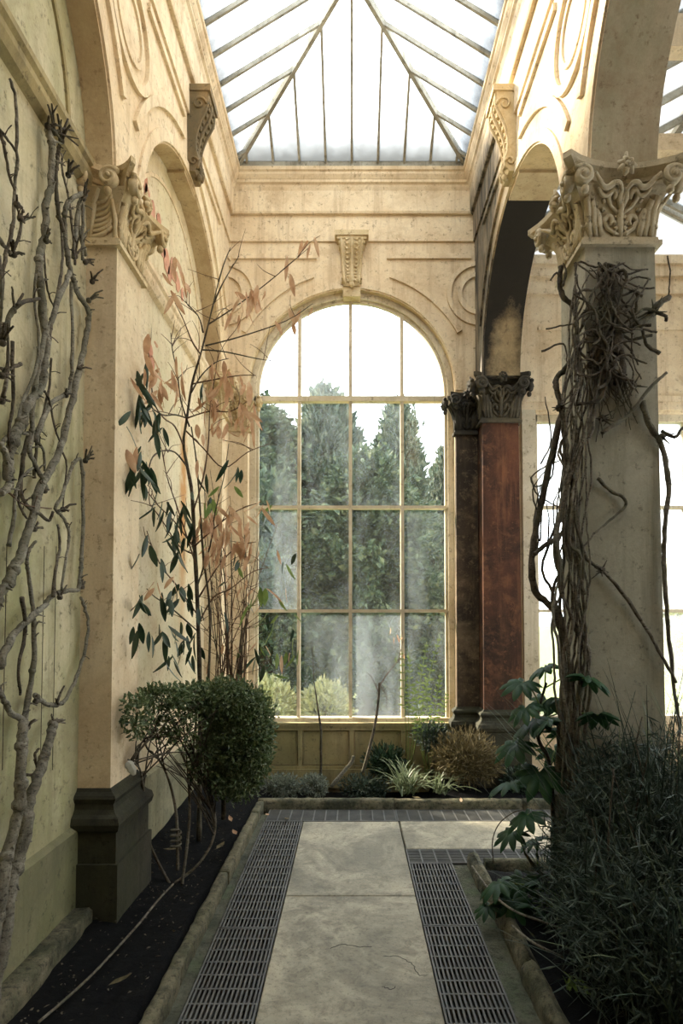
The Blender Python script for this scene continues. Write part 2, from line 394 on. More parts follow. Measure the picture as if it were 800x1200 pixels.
def arch_soffit(mb, mp, c, r, zs, d0, d1, n=ARCH_N, t0=0, t1=math.pi):
    for i in range(n):
        t, u = t0 + (t1 - t0) * i / n, t0 + (t1 - t0) * (i + 1) / n
        P = lambda q, d: mp(c - r * math.cos(q), zs + r * math.sin(q), d)
        mb.add([P(t, d0), P(u, d0), P(u, d1), P(t, d1)], [(0, 1, 2, 3)])
def arc_band(mb, mp, c, cz, r0, r1, t0, t1, d0, d1, n=28):
    """raised band that follows an arc"""
    rings = []
    for i in range(n + 1):
        t = t0 + (t1 - t0) * i / n; C, Sn = math.cos(t), math.sin(t)
        rings.append([mp(c - r0 * C, cz + r0 * Sn, d0), mp(c - r0 * C, cz + r0 * Sn, d1), mp(c - r1 * C, cz + r1 * Sn, d1), mp(c - r1 * C, cz + r1 * Sn, d0)])
    mb.loft(rings)
def bar_band(mb, mp, a0, a1, b0, b1, d0, d1):
    mb.add([mp(a, b, d) for d in (d0, d1) for b in (b0, b1) for a in (a0, a1)], [(0, 2, 3, 1), (4, 5, 7, 6), (0, 1, 5, 4), (2, 6, 7, 3), (0, 4, 6, 2), (1, 3, 7, 5)])

# ------------------------------------------------------------------ ground
def struct(name, mb, mat, label, cat, parent=None, smooth=False):
    o = mb.build(name, mat, parent, smooth)
    if parent is None: tag(o, label, cat, kind='structure')
    return o
def soil_height(x, y): return .045 + .03 * math.sin(3.1 * x + 1.3 * y) * math.cos(2.3 * y) + (.07 if x < -1.0 else 0) * min(1, max(0, (-1.0 - x) / .25))
mb = MB(); N = 90; xs = np.linspace(-1.42, 4.3, N); ys = np.linspace(YEND, YB + .06, N)
for y in ys:
    for x in xs:
        inpath = -.80 < x < .80 or (3.9 < y < 5.15 and x > -.8)
        h = -.12 if inpath else soil_height(x, y) + random.uniform(-.008, .008)
        mb.v.append((x, y, h))
for j in range(N - 1):
    for i in range(N - 1): mb.f.append((j * N + i, j * N + i + 1, (j + 1) * N + i + 1, (j + 1) * N + i))
tag(mb.build('soil', M['soil'], None, True), 'bare dark soil of the planting beds', 'soil', kind='structure')

floor = MB().box(-.78, .78, YEND, 5.12, -.16, -.10).box(.78, 4.2, 3.96, 5.12, -.16, -.10)
floor = struct('floor', floor, M['pit'], 'path of worn stone slabs between iron gratings', 'floor')
PX0, PX1 = -.385, .37
slabs = [(PX0, PX1, 3.525, 4.80), (PX0, PX1, 1.86, 3.515), (PX0, PX1, .2, 1.85), (PX0, PX1, -1.45, .19), (PX0, PX1, -3.1, -1.46), (PX0, PX1, -4.45, -3.11),
         (.38, 1.95, 4.235, 4.80), (1.96, 3.4, 4.235, 4.80)]
for (a, b, c, d) in slabs:
    MB().cbox(a, b, c, d, -.10, random.uniform(-.002, .002), .006).build('paving_slab', M['slab'], floor)
# cracks let into the slab surface
def crack(pts, w=.004):
    P = smoothpath([(p.x, p.y, .0015) for p in [atz(a, b, 0) for a, b in pts]], 5)
    P = [p + Vector((random.uniform(-.006, .006), random.uniform(-.006, .006), 0)) for p in P]
    m = MB(); w *= .5
    for i in range(len(P) - 1):
        t = (P[i + 1] - P[i]).normalized(); s_ = Vector((-t.y, t.x, 0)) * w
        k0 = .3 if i == 0 else 1; k1 = .3 if i == len(P) - 2 else 1
        m.add([P[i] - s_ * k0, P[i + 1] - s_ * k1, P[i + 1] + s_ * k1 + Vector((0, 0, .0006)), P[i] + s_ * k0 + Vector((0, 0, .0006))], [(0, 1, 2, 3)])
    m.build('crack', M['pit'], floor)
crack([(387, 1112), (400, 1107), (420, 1110), (436, 1110)]); crack([(450, 1121), (468, 1122), (483, 1131), (490, 1142), (500, 1143)], .003)
crack([(448, 1156), (458, 1160), (464, 1156)], .003)
for x0, x1, ln in ((-.785, -.70, 1), (.665, .765, 1)):
    MB().box(x0, x1, YEND, 5.0 if x0 < 0 else 3.98, -.10, -.012).build('gutter_strip', M['mossflat'], floor)

# cast-iron gratings: long bars in rows between cross bars
bar_mesh, web_mesh = {}, {}
def grate(x0, x1, y0, y1, along, label):
    """along='y': slots run along the path; 'x': across"""
    t = thing('floor_grate', label, 'grate', (x0, y0, -.03), 'iron gratings beside the slabs')
    w, l = (x1 - x0, y1 - y0) if along == 'y' else (y1 - y0, x1 - x0)
    nb = max(6, round(w / .0205)); nw = max(2, round(l / .098))
    def P(a, b, c, d, z0, z1): return MB().box(x0 + a, x0 + b, y0 + c, y0 + d, z0, z1) if along == 'y' else MB().box(x0 + c, x0 + d, y0 + a, y0 + b, z0, z1)
    fr = MB(); e = .009
    for a, b, c, d in ((0, e, 0, l), (w - e, w, 0, l), (e, w - e, 0, e), (e, w - e, l - e, l)):
        q = P(a, b, c, d, -.03, 0); fr.add(q.v, q.f)
    fr.build('frame', M['iron'], t)
    k = (along, round(l, 3))
    if k not in bar_mesh:
        q = MB().box(-.0042, .0042, 0, l - .004, -.026, -.001) if along == 'y' else MB().box(0, l - .004, -.0042, .0042, -.026, -.001)
        bar_mesh[k] = mesh_of(q, 'bar', M['iron'])
    for i in range(1, nb):
        c = w * i / nb
        inst(bar_mesh[k], 'bar', t, (x0 + c, y0 + .002, 0) if along == 'y' else (x0 + .002, y0 + c, 0), (0, 0, 0))
    k = (along, round(w, 3))
    if k not in web_mesh:
        q = MB().box(.004, w - .004, -.005, .005, -.027, -.0005) if along == 'y' else MB().box(-.005, .005, .004, w - .004, -.027, -.0005)
        web_mesh[k] = mesh_of(q, 'cross_bar', M['iron'])
    for i in range(1, nw):
        c = l * i / nw
        inst(web_mesh[k], 'cross_bar', t, (x0, y0 + c, 0) if along == 'y' else (x0 + c, y0, 0), (0, 0, 0))
yl = [atz(340, p, 0).y for p in (1087, 1016, 970)]
LX0, LX1, RX0, RX1 = -.692, -.39, .375, .66
grate(LX0, LX1, yl[0] - .92, yl[0] - .005, 'y', 'iron grating left of the slabs, nearest the camera')
grate(LX0, LX1, yl[0], yl[1] - .005, 'y', 'iron grating left of the slabs, second from the camera')
grate(LX0, LX1, yl[1], 4.80, 'y', 'iron grating left of the slabs, farthest one, by the round shrub')
yr = [atz(570, p, 0).y for p in (1084, 1014)]
grate(RX0, RX1, yr[0] - .86, yr[0] - .005, 'y', 'iron grating right of the slabs, nearest the camera')
grate(RX0, RX1, yr[0], 3.985, 'y', 'iron grating right of the slabs, ending at the cross path')
grate(-.69, .36, 4.81, 5.09, 'x', 'iron grating across the path end below the arched window')
grate(.365, 1.42, 4.81, 5.09, 'x', 'iron grating along the cross path below the far bed, right one')
grate(1.425, 2.48, 4.81, 5.09, 'x', 'iron grating along the far bed, hidden behind the palmate plant')
grate(.375, 1.42, 3.99, 4.225, 'x', 'iron grating along the near side of the cross path')

def kerb(name, label, pts, w, z1, segl, rnd=.02):
    t = thing(name, label, 'kerb', pts[0], kind='structure')
    a, b = Vector(pts[0]), Vector(pts[1]); L = (b - a).length; d = (b - a) / L; s_ = Vector((-d.y, d.x, 0)); k = 0
    while k < L - .05:
        e = min(L, k + segl * random.uniform(.85, 1.15)); j = random.uniform(-.006, .006); zt = z1 + random.uniform(-.006, .006)
        prof = [(-w / 2, -.12), (-w / 2, zt - rnd), (-w / 2 + rnd * .35, zt - rnd * .3), (-w / 2 + rnd, zt), (w / 2 - rnd, zt), (w / 2 - rnd * .35, zt - rnd * .3), (w / 2, zt - rnd), (w / 2, -.12)]
        rings = []
        m_ = max(2, int((e - k) / .06))
        for q in range(m_ + 1):
            u = k + .004 + (e - k - .008) * q / m_
            rings.append([a + d * u + s_ * (p[0] + j + random.uniform(-.005, .005)) + Vector((0, 0, p[1] + random.uniform(-.004, .004))) for p in prof])
        MB().loft(rings).build('kerb_stone', M['kerb'], t, True); k = e
kerb('trim_1', 'mossy stone kerb along the shrub bed left of the path', ((-.81, YEND + .1, 0), (-.775, 5.10, 0)), .058, .07, 1.1, .014)
kerb('trim_2', 'rounded mossy stone kerb along the bed right of the path', ((.81, YEND + .1, 0), (.80, 3.97, 0)), .078, .085, .8, .038)
kerb('trim_3', 'low stone kerb in front of the bed below the arched window', ((-.80, 5.15, 0), (4.1, 5.15, 0)), .08, .075, 1.1)
kerb('trim_4', 'low stone kerb on the near edge of the cross path', ((.86, 3.945, 0), (4.1, 3.945, 0)), .06, .05, 1.1)
kerb('trim_5', 'damp stone ledge along the foot of the vine-covered wall', ((-1.325, YEND + .1, 0), (-1.325, 3.0, 0)), .10, .185, 3.2, .012)

mb = MB(); G = 40
for j in range(G + 1):
    for i in range(G + 1):
        x = -70 + 140 * i / G; y = YB + .55 + (j / G) ** 2 * 140
        mb.v.append((x, y, -.1))
for j in range(G):
    for i in range(G): mb.f.append((j * (G + 1) + i, j * (G + 1) + i + 1, (j + 1) * (G + 1) + i + 1, (j + 1) * (G + 1) + i))
tag(mb.build('lawn', M['lawn']), 'sunlit lawn outside the greenhouse windows', 'lawn', kind='structure')

# ------------------------------------------------------------------ left wall
wl = MB().box(-1.75, -WX, YEND, YB + .3, -.3, Z4 + .05)
wl = struct('wall_left', wl, M['bay'], 'stuccoed wall of blind arches with vines and peeling plaster', 'wall')
MB().box(-WX - .001, -WX + .004, 3.40, 5.66, 0, 5.2).build('bay_plaster', M['bay_far'], wl)
skin = MB()
edges = [YEND, -1.85, .71, 3.27, YB]
for (c, a0, a1), (e0, e1) in zip(BAYS, [(3.27, YB), (.71, 3.27), (-1.85, .71), (YEND, -1.85)]):
    arch_panel(skin, mapL, c, RA, e0, e1, ZS, Z1 + .1, -.139, 0)
skin.build('arcade_face', M['cream'], wl)
sof = MB()
for (c, a0, a1) in BAYS: arch_soffit(sof, mapL, c, RA, ZS, -.139, 0)
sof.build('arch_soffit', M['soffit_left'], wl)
def wall_trim(mp, bays, piers, mat, parent, roundels=True):
    for (c, a0, a1) in bays:
        m = MB(); arc_band(m, mp, c, ZS, RA + .012, RA + .085, .0, math.pi, 0, .014, 40); m.build('archivolt', mat, parent)
        for (t0, t1) in ((.42, 1.40), (math.pi - 1.40, math.pi - .42)):
            m = MB(); arc_band(m, mp, c, ZS, RA + .19, RA + .245, t0, t1, 0, .022, 24); m.build('spandrel_moulding', mat, parent)
        for (p, q) in ((c - 1.0, c - .22), (c + .22, c + 1.0)):
            m = MB(); bar_band(m, mp, p, q, 5.35, 5.40, 0, .022); m.build('spandrel_moulding', mat, parent)
    if roundels:
        for y in piers:
            m = MB(); arc_band(m, mp, y, 4.98, .27, .325, 0, 2 * math.pi, 0, .024, 40); m.build('roundel_ring', mat, parent)
            m = MB(); arc_band(m, mp, y, 4.98, .17, .20, 0, 2 * math.pi, 0, .014, 32); m.build('roundel_ring', mat, parent)
wall_trim(mapL, BAYS[:2], [3.27, .71], M['cream'], wl)
m = MB(); arc_band(m, mapL, YB, 4.98, .285, .315, 0, math.pi * .5, 0, .02, 16); arc_band(m, mapL, YB, 4.98, .285, .315, math.pi * 1.5, math.pi * 2, 0, .02, 16); m.build('roundel_ring', M['cream'], wl)
def mapW(a, b, d): return (-WX + d, a, b)
for (c, a0, a1) in BAYS[:2]:
    m = MB()   # impost string with a sloped underside across each bay
    m.prism([mapW(a0, 3.84, .0), mapW(a0, 3.86, .035), mapW(a0, 3.90, .05), mapW(a0, 3.93, .05), mapW(a0, 3.95, .065), mapW(a0, 3.98, .065), mapW(a0, 4.0, 0)], (0, a1 - a0, 0))
    m.build('impost_string', M['sillpanel'] if c < 3 else M['cream'], wl)
    m = MB(); arc_band(m, mapW, c, ZS + .05, .86, .885, .02, math.pi - .02, 0, .012, 40); m.build('tympanum_line', M['cream'] if c > 3 else M['sillpanel'], wl)
    m = MB(); m.prism([mapW(a0, .50, 0), mapW(a0, .50, .03), mapW(a0, .545, .03), mapW(a0, .565, 0)], (0, a1 - a0, 0))
    m.box(-WX, -WX + .03, a0, a1, .0, .50); m.build('wall_plinth', M['wallfoot'], wl)
# flakes of pink underpaint in the far tympanum, just above the impost string
def flake_patch(pixels, seed):
    random.seed(seed)
    for px, py, w, h in pixels:
        p = atx(px, py, -WX + .006); n_ = 9; ring = []
        for k in range(n_):
            a = 2 * math.pi * k / n_; rr = random.uniform(.7, 1.15)
            ring.append((p.x, p.y + w * rr * math.cos(a), p.z + h * rr * math.sin(a)))
        MB().prism(ring, (.004, 0, 0)).build('paint_flake', M['flake'], wl)
flake_patch([(170, 215, .05, .09), (172, 232, .06, .09), (178, 246, .06, .08), (186, 262, .05, .07), (190, 290, .07, .08), (195, 305, .08, .09), (203, 318, .08, .09), (208, 332, .07, .08), (213, 345, .04, .06), (198, 322, .05, .07), (176, 410, .05, .06), (178, 425, .05, .05)], 3)

# ------------------------------------------------------------------ right arcade wall
TR = .35
wr = MB()
for (c, a0, a1), (e0, e1) in zip(BAYS, [(3.27, YB), (.71, 3.27), (-1.85, .71), (YEND, -1.85)]):
    arch_panel(wr, mapR, c, RA, e0, e1, ZS, Z4 + .05, -TR, 0)
wr = struct('wall_right', wr, M['cream_right'], 'arcaded wall with open arches, stained black at its far end', 'wall')
for (c, a0, a1) in BAYS:
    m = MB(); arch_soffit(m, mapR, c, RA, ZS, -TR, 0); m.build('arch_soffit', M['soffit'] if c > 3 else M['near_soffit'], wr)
wall_trim(mapR, BAYS[:2], [3.27, .71], M['cream_right'], wr)

# ------------------------------------------------------------------ far wall with the arched window, and its aisle end
WR = 1.045
wb = MB(); DB = -.30
arch_panel(wb, mapBk, 0, WR, -NX - .5, NX, ZS, Z4 + .05, DB, 0)
for a, b in ((-NX - .5, -WR), (WR, NX)): wb.box(a, b, YB, YB - DB, -.2, ZS)
wb.box(-WR, WR, YB + .02, YB - DB, -.2, .56)
wb = struct('wall_back', wb, M['cream'], 'cream stucco end wall pierced by the tall arched window', 'wall')
m = MB(); arch_soffit(m, mapBk, 0, WR, ZS, DB, 0); m.build('arch_soffit', M['soffit_left'], wb)
m = MB(); arc_band(m, mapBk, 0, ZS, WR + .012, WR + .085, 0, math.pi, 0, .014, 40); m.build('archivolt', M['cream'], wb)
for t0, t1 in ((.5, 1.25), (math.pi - 1.25, math.pi - .5)):
    m = MB(); arc_band(m, mapBk, 0, ZS, WR + .18, WR + .235, t0, t1, 0, .022, 24); m.build('spandrel_moulding', M['cream'], wb)
for s in (-1, 1):
    m = MB(); bar_band(m, mapBk, min(s * .36, s * 1.22), max(s * .36, s * 1.22), 5.29, 5.34, 0, .022); m.build('spandrel_moulding', M['cream'], wb)
    for r in (.33, .22):
        m = MB(); t = (math.pi * .5, math.pi * 1.5) if s < 0 else (-math.pi * .5, math.pi * .5)
        arc_band(m, mapBk, s * 1.30, 4.93, r - .045, r, t[0], t[1], 0, .022, 28); m.build('roundel_ring', M['cream'], wb)
# dado below the window: recessed panels between battens, ledge at the foot
m = MB().box(-WR, WR, YB - .03, YB + .02, .50, .56).box(-WR, WR, YB - .045, YB + .02, .545, .575); m.build('window_ledge', M['sillpanel'], wb)
m = MB().box(-WR, WR, YB - .05, YB + .02, -.06, .12).box(-WR, WR, YB - .03, YB + .02, .12, .15); m.build('dado_foot', M['sillpanel'], wb)
for i in range(4):
    a = -1.02 + i * .51; MB().box(a + .03, a + .48, YB - .006, YB + .02, .16, .49).build('dado_panel', M['sillpanel'], wb)
for i in range(5):
    a = -1.02 + i * .51; MB().box(a - .022, a + .022, YB - .028, YB + .02, .15, .50).build('dado_batten', M['sillpanel'], wb)
# jamb pilasters beside the window (half-columns of the end wall)

# ------------------------------------------------------------------ entablature round the nave
def plan(p): return [(-NX + p, YEND), (-NX + p, YB - p), (NX - p, YB - p), (NX - p, YEND)]
def entab(profile, name, mat, label):
    for k, (i, j, sfx) in enumerate(((0, 1, 'left'), (1, 2, 'back'), (2, 3, 'right'))):
        m = MB(); m.loft([[(*plan(p)[i], z) for p, z in profile], [(*plan(p)[j], z) for p, z in profile]])
        o = m.build(f'trim_{name}_{sfx}', mat[k]); tag(o, label[k], 'cornice', kind='structure')
E_MAT = [M['cream'], M['cream'], M['cream_right']]
entab([(-.05, Z1), (.02, Z1), (.02, Z2), (-.05, Z2)], 'architrave', E_MAT, ['plain stucco architrave above the vine-covered left wall', 'plain stucco architrave above the arched window', 'stained architrave above the open right arcade'])
entab([(-.05, Z2), (.05, Z2), (.058, Z2 + .02), (.058, Z3 - .03), (.07, Z3), (-.05, Z3)], 'frieze', E_MAT, ['flat frieze band under the left skylight cornice', 'flat frieze band under the end skylight cornice', 'flat frieze band under the right skylight cornice'])
entab([(-.05, Z3), (.07, Z3), (.075, Z3 + .02), (.095, Z3 + .035), (.095, Z3 + .06), (.10, Z3 + .065), (.12, Z3 + .10), (.12, Z3 + .125), (.135, Z3 + .135), (.135, Z4), (.10, Z4 + .03), (-.05, Z4 + .03)], 'cornice', E_MAT,
      ['moulded cornice along the left eave of the skylight', 'moulded cornice under the end slope of the skylight', 'moulded cornice along the right eave of the skylight'])

# ------------------------------------------------------------------ skylight
EX, EY, EZ, SL = 1.165, 5.90, 6.20, .635
sky_root = thing('ceiling', 'hipped glass skylight with painted rafters over the path', 'skylight', (0, EY, EZ), kind='structure')
def rz(d): return EZ + d * SL
SP = .264
def beam(a, b, w, h, name, mat=None, par=None):
    a, b = Vector(a), Vector(b); t = (b - a).normalized(); s_ = t.cross(Vector((0, 0, 1))).normalized(); u = s_.cross(t)
    r = [[p + s_ * i * w / 2 + u * j * h / 2 for i, j in ((-1, -1), (1, -1), (1, 1), (-1, 1))] for p in (a, b)]
    return MB().loft(r).build(name, mat or M['rafter'], par or sky_root)
beam((0, YEND, rz(EX)), (0, EY - EX, rz(EX)), .05, .09, 'ridge_beam')
for s in (-1, 1):
    beam((s * EX, EY, EZ), (0, EY - EX, rz(EX)), .035, .07, 'hip_rafter')
    beam((s * EX, EY, EZ), (s * EX, YEND, EZ), .05, .06, 'eave_rail')
beam((-EX, EY, EZ), (EX, EY, EZ), .05, .06, 'eave_rail')
kx = [k * SP for k in range(-4, 5)]
for x in kx:
    d = EX - abs(x); beam((x, EY, EZ), (x, EY - d, rz(d)), .022, .036, 'rafter')
ky = [EY - (EX - abs(x)) for x in kx if x <= 0]            # the side rafters meet the end rafters on the hip
y = ky[-1] - SP
while y > YEND: ky.append(y); y -= SP
for y in ky:
    d = min(EX, EY - y)
    for s in (-1, 1): beam((s * EX, y, EZ), (s * (EX - d), y, rz(d)), .022, .036, 'rafter')
def clip(poly, ax, lo, hi):
    for sgn, lim in ((1, lo), (-1, hi)):
        out = []
        for i in range(len(poly)):
            p, q = poly[i], poly[(i + 1) % len(poly)]; a, b = sgn * (p[ax] - lim), sgn * (q[ax] - lim)
            if a >= 0: out.append(p)
            if (a >= 0) != (b >= 0):
                t = a / (a - b); out.append(tuple(p[k] + (q[k] - p[k]) * t for k in range(2)))
        poly = out
        if not poly: return []
    return poly
def roof_pane(poly3, n, mat=None, par=None, name='pane'):
    MB().prism(poly3, Vector(n) * .005).build(name, mat or M['glass_roof'], par or sky_root)
rows = [(0, .43), (.41, .84), (.82, EX)]
nb_ = Vector((0, SL, 1)).normalized()                       # normals point up and out
be = sorted([-EX] + kx + [EX])
for i in range(len(be) - 1):
    a, b = be[i], be[i + 1]
    poly = [(a, 0), (b, 0), (b, EX - abs(b)), (a, EX - abs(a))]
    for r_, (lo, hi) in enumerate(rows):
        q = clip(poly, 1, lo, hi)
        if len(q) > 2: roof_pane([(u, EY - v, rz(v) + .008 + .004 * r_) for u, v in q], nb_, M['glass_end'])
ye = [EY] + ky
YSOL = -.3                                                  # nearer than this an unseen solid roof is added to cut the skylight
for s in (-1, 1):
    ns = Vector((s * SL, 0, 1)).normalized()
    for i in range(len(ye) - 1):
        a, b = ye[i], ye[i + 1]
        if b < YSOL: break
        poly = [(a, 0), (b, 0), (b, min(EX, EY - b)), (a, min(EX, EY - a))]
        for r_, (lo, hi) in enumerate(rows):
            q = clip(poly, 1, lo, hi)
            if len(q) > 2: roof_pane([(s * (EX - v), u, rz(v) + .008 + .004 * r_) for u, v in q], ns)
    roof_pane([(s * EX, a, EZ + .01), (s * EX, YEND, EZ + .01), (0, YEND, rz(EX) + .01), (0, a, rz(EX) + .01)], ns, M['soffit_left'], name='added_roof_block')  # solid roof added behind the viewer to darken the near end

# ------------------------------------------------------------------ arched window
GY = 6.11
w1 = thing('window_1', 'tall arched window with cream glazing bars and dusty panes', 'window', (0, GY, .57), kind='structure')
TZ = [zat(p, GY) for p in (839, 716, 595, 469)]
MXS = [at(p, 600, GY).x for p in (350.5, 410.5, 471)]
IR = 1.0
def mapG(a, b, d): return (a, GY - d, b)
m = MB(); arc_band(m, mapG, 0, ZS, IR - .015, WR + .002, 0, math.pi, -.05, .05, 40); arc_band(m, mapG, 0, ZS, IR - .045, IR - .012, 0, math.pi, -.02, .02, 40); m.build('arch_frame', M['frame'], w1)
for s in (-1, 1):
    m = MB().box(min(s * (IR - .015), s * WR), max(s * (IR - .015), s * WR), GY - .05, GY + .05, .575, ZS).box(min(s * (IR - .045), s * IR), max(s * (IR - .045), s * IR), GY - .02, GY + .02, .575, ZS)
    m.build('jamb_frame', M['frame'], w1)
MB().box(-WR, WR, GY - .06, GY + .06, .56, TZ[0] - .01).build('bottom_rail', M['frame'], w1)
def arc_z(x, r): return ZS + math.sqrt(max(0, r * r - x * x))
for x in MXS: MB().box(x - .017, x + .017, GY - .032, GY + .03, TZ[0] - .02, arc_z(x, IR - .02)).build('mullion', M['frame'], w1)
for i, z in enumerate(TZ[1:]):
    h = .026 if i == 2 else .016; MB().box(-IR, IR, GY - (.05 if i == 2 else .036), GY + .03, z - h, z + h).build('transom', M['frame'], w1)
cols = [-(IR - .03)] + MXS + [IR - .03]
for i in range(4):
    a, b = cols[i], cols[i + 1]
    for j in range(3): MB().box(a, b, GY - .003, GY + .003, TZ[j] - .01, TZ[j + 1]).build('pane', M['glass_window'], w1)
    top = [(a + (b - a) * k / 8, GY - .003, arc_z(a + (b - a) * k / 8, IR - .03)) for k in range(9)]
    MB().prism([(a, GY - .003, TZ[3])] + top + [(b, GY - .003, TZ[3])], (0, .006, 0)).build('pane', M['glass_window'], w1)

# ------------------------------------------------------------------ aisle beyond the arcade
AX0, AX1 = NX + TR, 4.2
ZW, ZT = 3.70, 5.28
wa = MB().box(NX, 1.83, YB + .001, YB + .30, -.2, ZT).box(1.83, 3.95, YB, YB + .30, -.2, .56).box(1.83, 3.95, YB, YB + .30, ZW, ZT).box(3.95, AX1 + .3, YB, YB + .30, -.2, ZT)
wa = struct('wall_aisle', wa, M['cream'], 'stucco end wall of the side aisle around a square-headed window', 'wall')
MB().box(NX + .4, AX1, YB - .10, YB, ZT - .09, ZT).box(NX + .4, AX1, YB - .07, YB, ZT - .2, ZT - .09).box(NX + .4, AX1, YB - .03, YB, ZT - .36, ZT - .2).build('aisle_cornice', M['cream'], wa)
MB().box(1.72, 4.05, YB - .04, YB, ZW + .10, ZW + .16).box(1.72, 4.05, YB - .025, YB, ZW + .02, ZW + .10).build('window_hood', M['cream'], wa)
for a in (1.9, 2.75): MB().box(a, a + .7, YB - .014, YB, 4.55, 4.58).build('panel_moulding', M['cream'], wa)
w2 = thing('window_2', 'square-headed aisle window behind the vine-wrapped pier', 'window', (2.9, GY, .57), kind='structure')
MB().box(1.72, 1.86, GY - .14, GY + .02, .3, ZW + .02).box(1.83, 1.90, GY - .05, GY + .05, .56, ZW).box(3.86, 3.95, GY - .05, GY + .05, .56, ZW).build('jamb_frame', M['frame'], w2)
MB().box(1.83, 3.95, GY - .05, GY + .05, ZW - .07, ZW).box(1.83, 3.95, GY - .06, GY + .05, .56, .63).build('head_rail', M['frame'], w2)
for x in (2.42, 2.94, 3.42): MB().box(x - .016, x + .016, GY - .03, GY + .03, .6, ZW).build('mullion', M['frame'], w2)
for z in TZ[1:3]: MB().box(1.86, 3.9, GY - .035, GY + .03, z - .016, z + .016).build('transom', M['frame'], w2)
xc = [1.88, 2.42, 2.94, 3.42, 3.88]; zc = [.6, TZ[1], TZ[2], ZW - .03]
for i in range(4):
    for j in range(3): MB().box(xc[i], xc[i + 1], GY - .003, GY + .003, zc[j], zc[j + 1]).build('pane', M['glass_aisle'], w2)
wo = MB().box(AX1, AX1 + .3, YEND, YB + .3, -.2, .56).box(AX1, AX1 + .3, YEND, YB + .3, ZW, ZT).box(AX1, AX1 + .3, YEND, .91, .56, ZW)  # solid near stretch, out of view, added instead of windows to cut light
for y in (3.17, 5.7): wo.box(AX1, AX1 + .3, y, y + .3, .56, ZW)
wo = struct('wall_aisle_outer', wo, M['cream'], 'outer wall of the side aisle with wide windows', 'wall')
w3 = thing('window_3', 'row of wide windows along the outer side of the aisle', 'window', (AX1, 2, .57), kind='structure')
for y0, y1 in ((.91, 3.17), (3.47, 5.7)):
    for k in range(4):
        q = y0 + (y1 - y0) * k / 4; MB().box(AX1 + .10, AX1 + .106, q, q + (y1 - y0) / 4, .56, ZW).build('pane', M['glass_aisle'], w3)
        if k: MB().box(AX1 + .07, AX1 + .13, q - .017, q + .017, .56, ZW).build('mullion', M['frame'], w3)
    for z in TZ[1:3]: MB().box(AX1 + .07, AX1 + .13, y0, y1, z - .016, z + .016).build('transom', M['frame'], w3)
ca = thing('ceiling_aisle', 'lean glass roof over the side aisle with painted rafters', 'skylight', (2.9, 2, ZT), kind='structure')
RXL, RXR, RC = AX0 + .02, AX1 - .02, (AX0 + AX1) / 2
HZ = ZT + (RC - RXL) * .55
for k, y in enumerate(np.arange(YB - .1, YEND, -.42)):
    beam((RXL, y, ZT), (RC, y, HZ), .03, .06, 'rafter', par=ca); beam((RXR, y, ZT), (RC, y, HZ), .03, .06, 'rafter', par=ca)
    if y > YEND + .5:
        MB().add([(RXL, y, ZT + .02), (RC, y, HZ + .02), (RC, y - .42, HZ + .02), (RXL, y - .42, ZT + .02)], [(0, 1, 2, 3)]).build('pane' if y > .8 else 'added_roof_block', M['glass_roof'] if y > .8 else M['soffit_left'], ca)  # near part closed with added, unseen solid roof to cut the light
        MB().add([(RXR, y, ZT + .02), (RC, y, HZ + .02), (RC, y - .42, HZ + .02), (RXR, y - .42, ZT + .02)], [(0, 1, 2, 3)]).build('pane' if y > .8 else 'added_roof_block', M['glass_roof'] if y > .8 else M['soffit_left'], ca)
MB().add([(RXL, YB - .02, ZT), (RC, YB - .02, HZ), (RXR, YB - .02, ZT)], [(0, 1, 2)]).build('pane', M['glass_roof'], ca)
beam((RC, YEND, HZ), (RC, YB, HZ), .06, .1, 'ridge_beam', par=ca)
beam((RXL, YB - .02, ZT), (RC, YB - .02, HZ), .06, .08, 'gable_rafter', par=ca); beam((RXR, YB - .02, ZT), (RC, YB - .02, HZ), .06, .08, 'gable_rafter', par=ca)
for y in (4.55, 2.0, -.6): beam((AX0, y, ZT + .02), (AX1, y, ZT + .02), .10, .13, 'tie_beam', M['cream'], ca)
beam((AX0, 3.75, ZT + .10), (AX1, 3.75, ZT + .10), .10, .22, 'tie_beam', M['cream'], ca)
beam((2.62, YB - .06, ZT), (2.9, YB - .06, HZ), .05, .05, 'gable_strut', M['frame'], ca)
we = MB().box(-1.75, AX1 + .3, YEND - .3, YEND, -.2, 7.2)
struct('wall_front', we, M['cream'], 'plain stucco wall closing the greenhouse behind the viewer', 'wall')

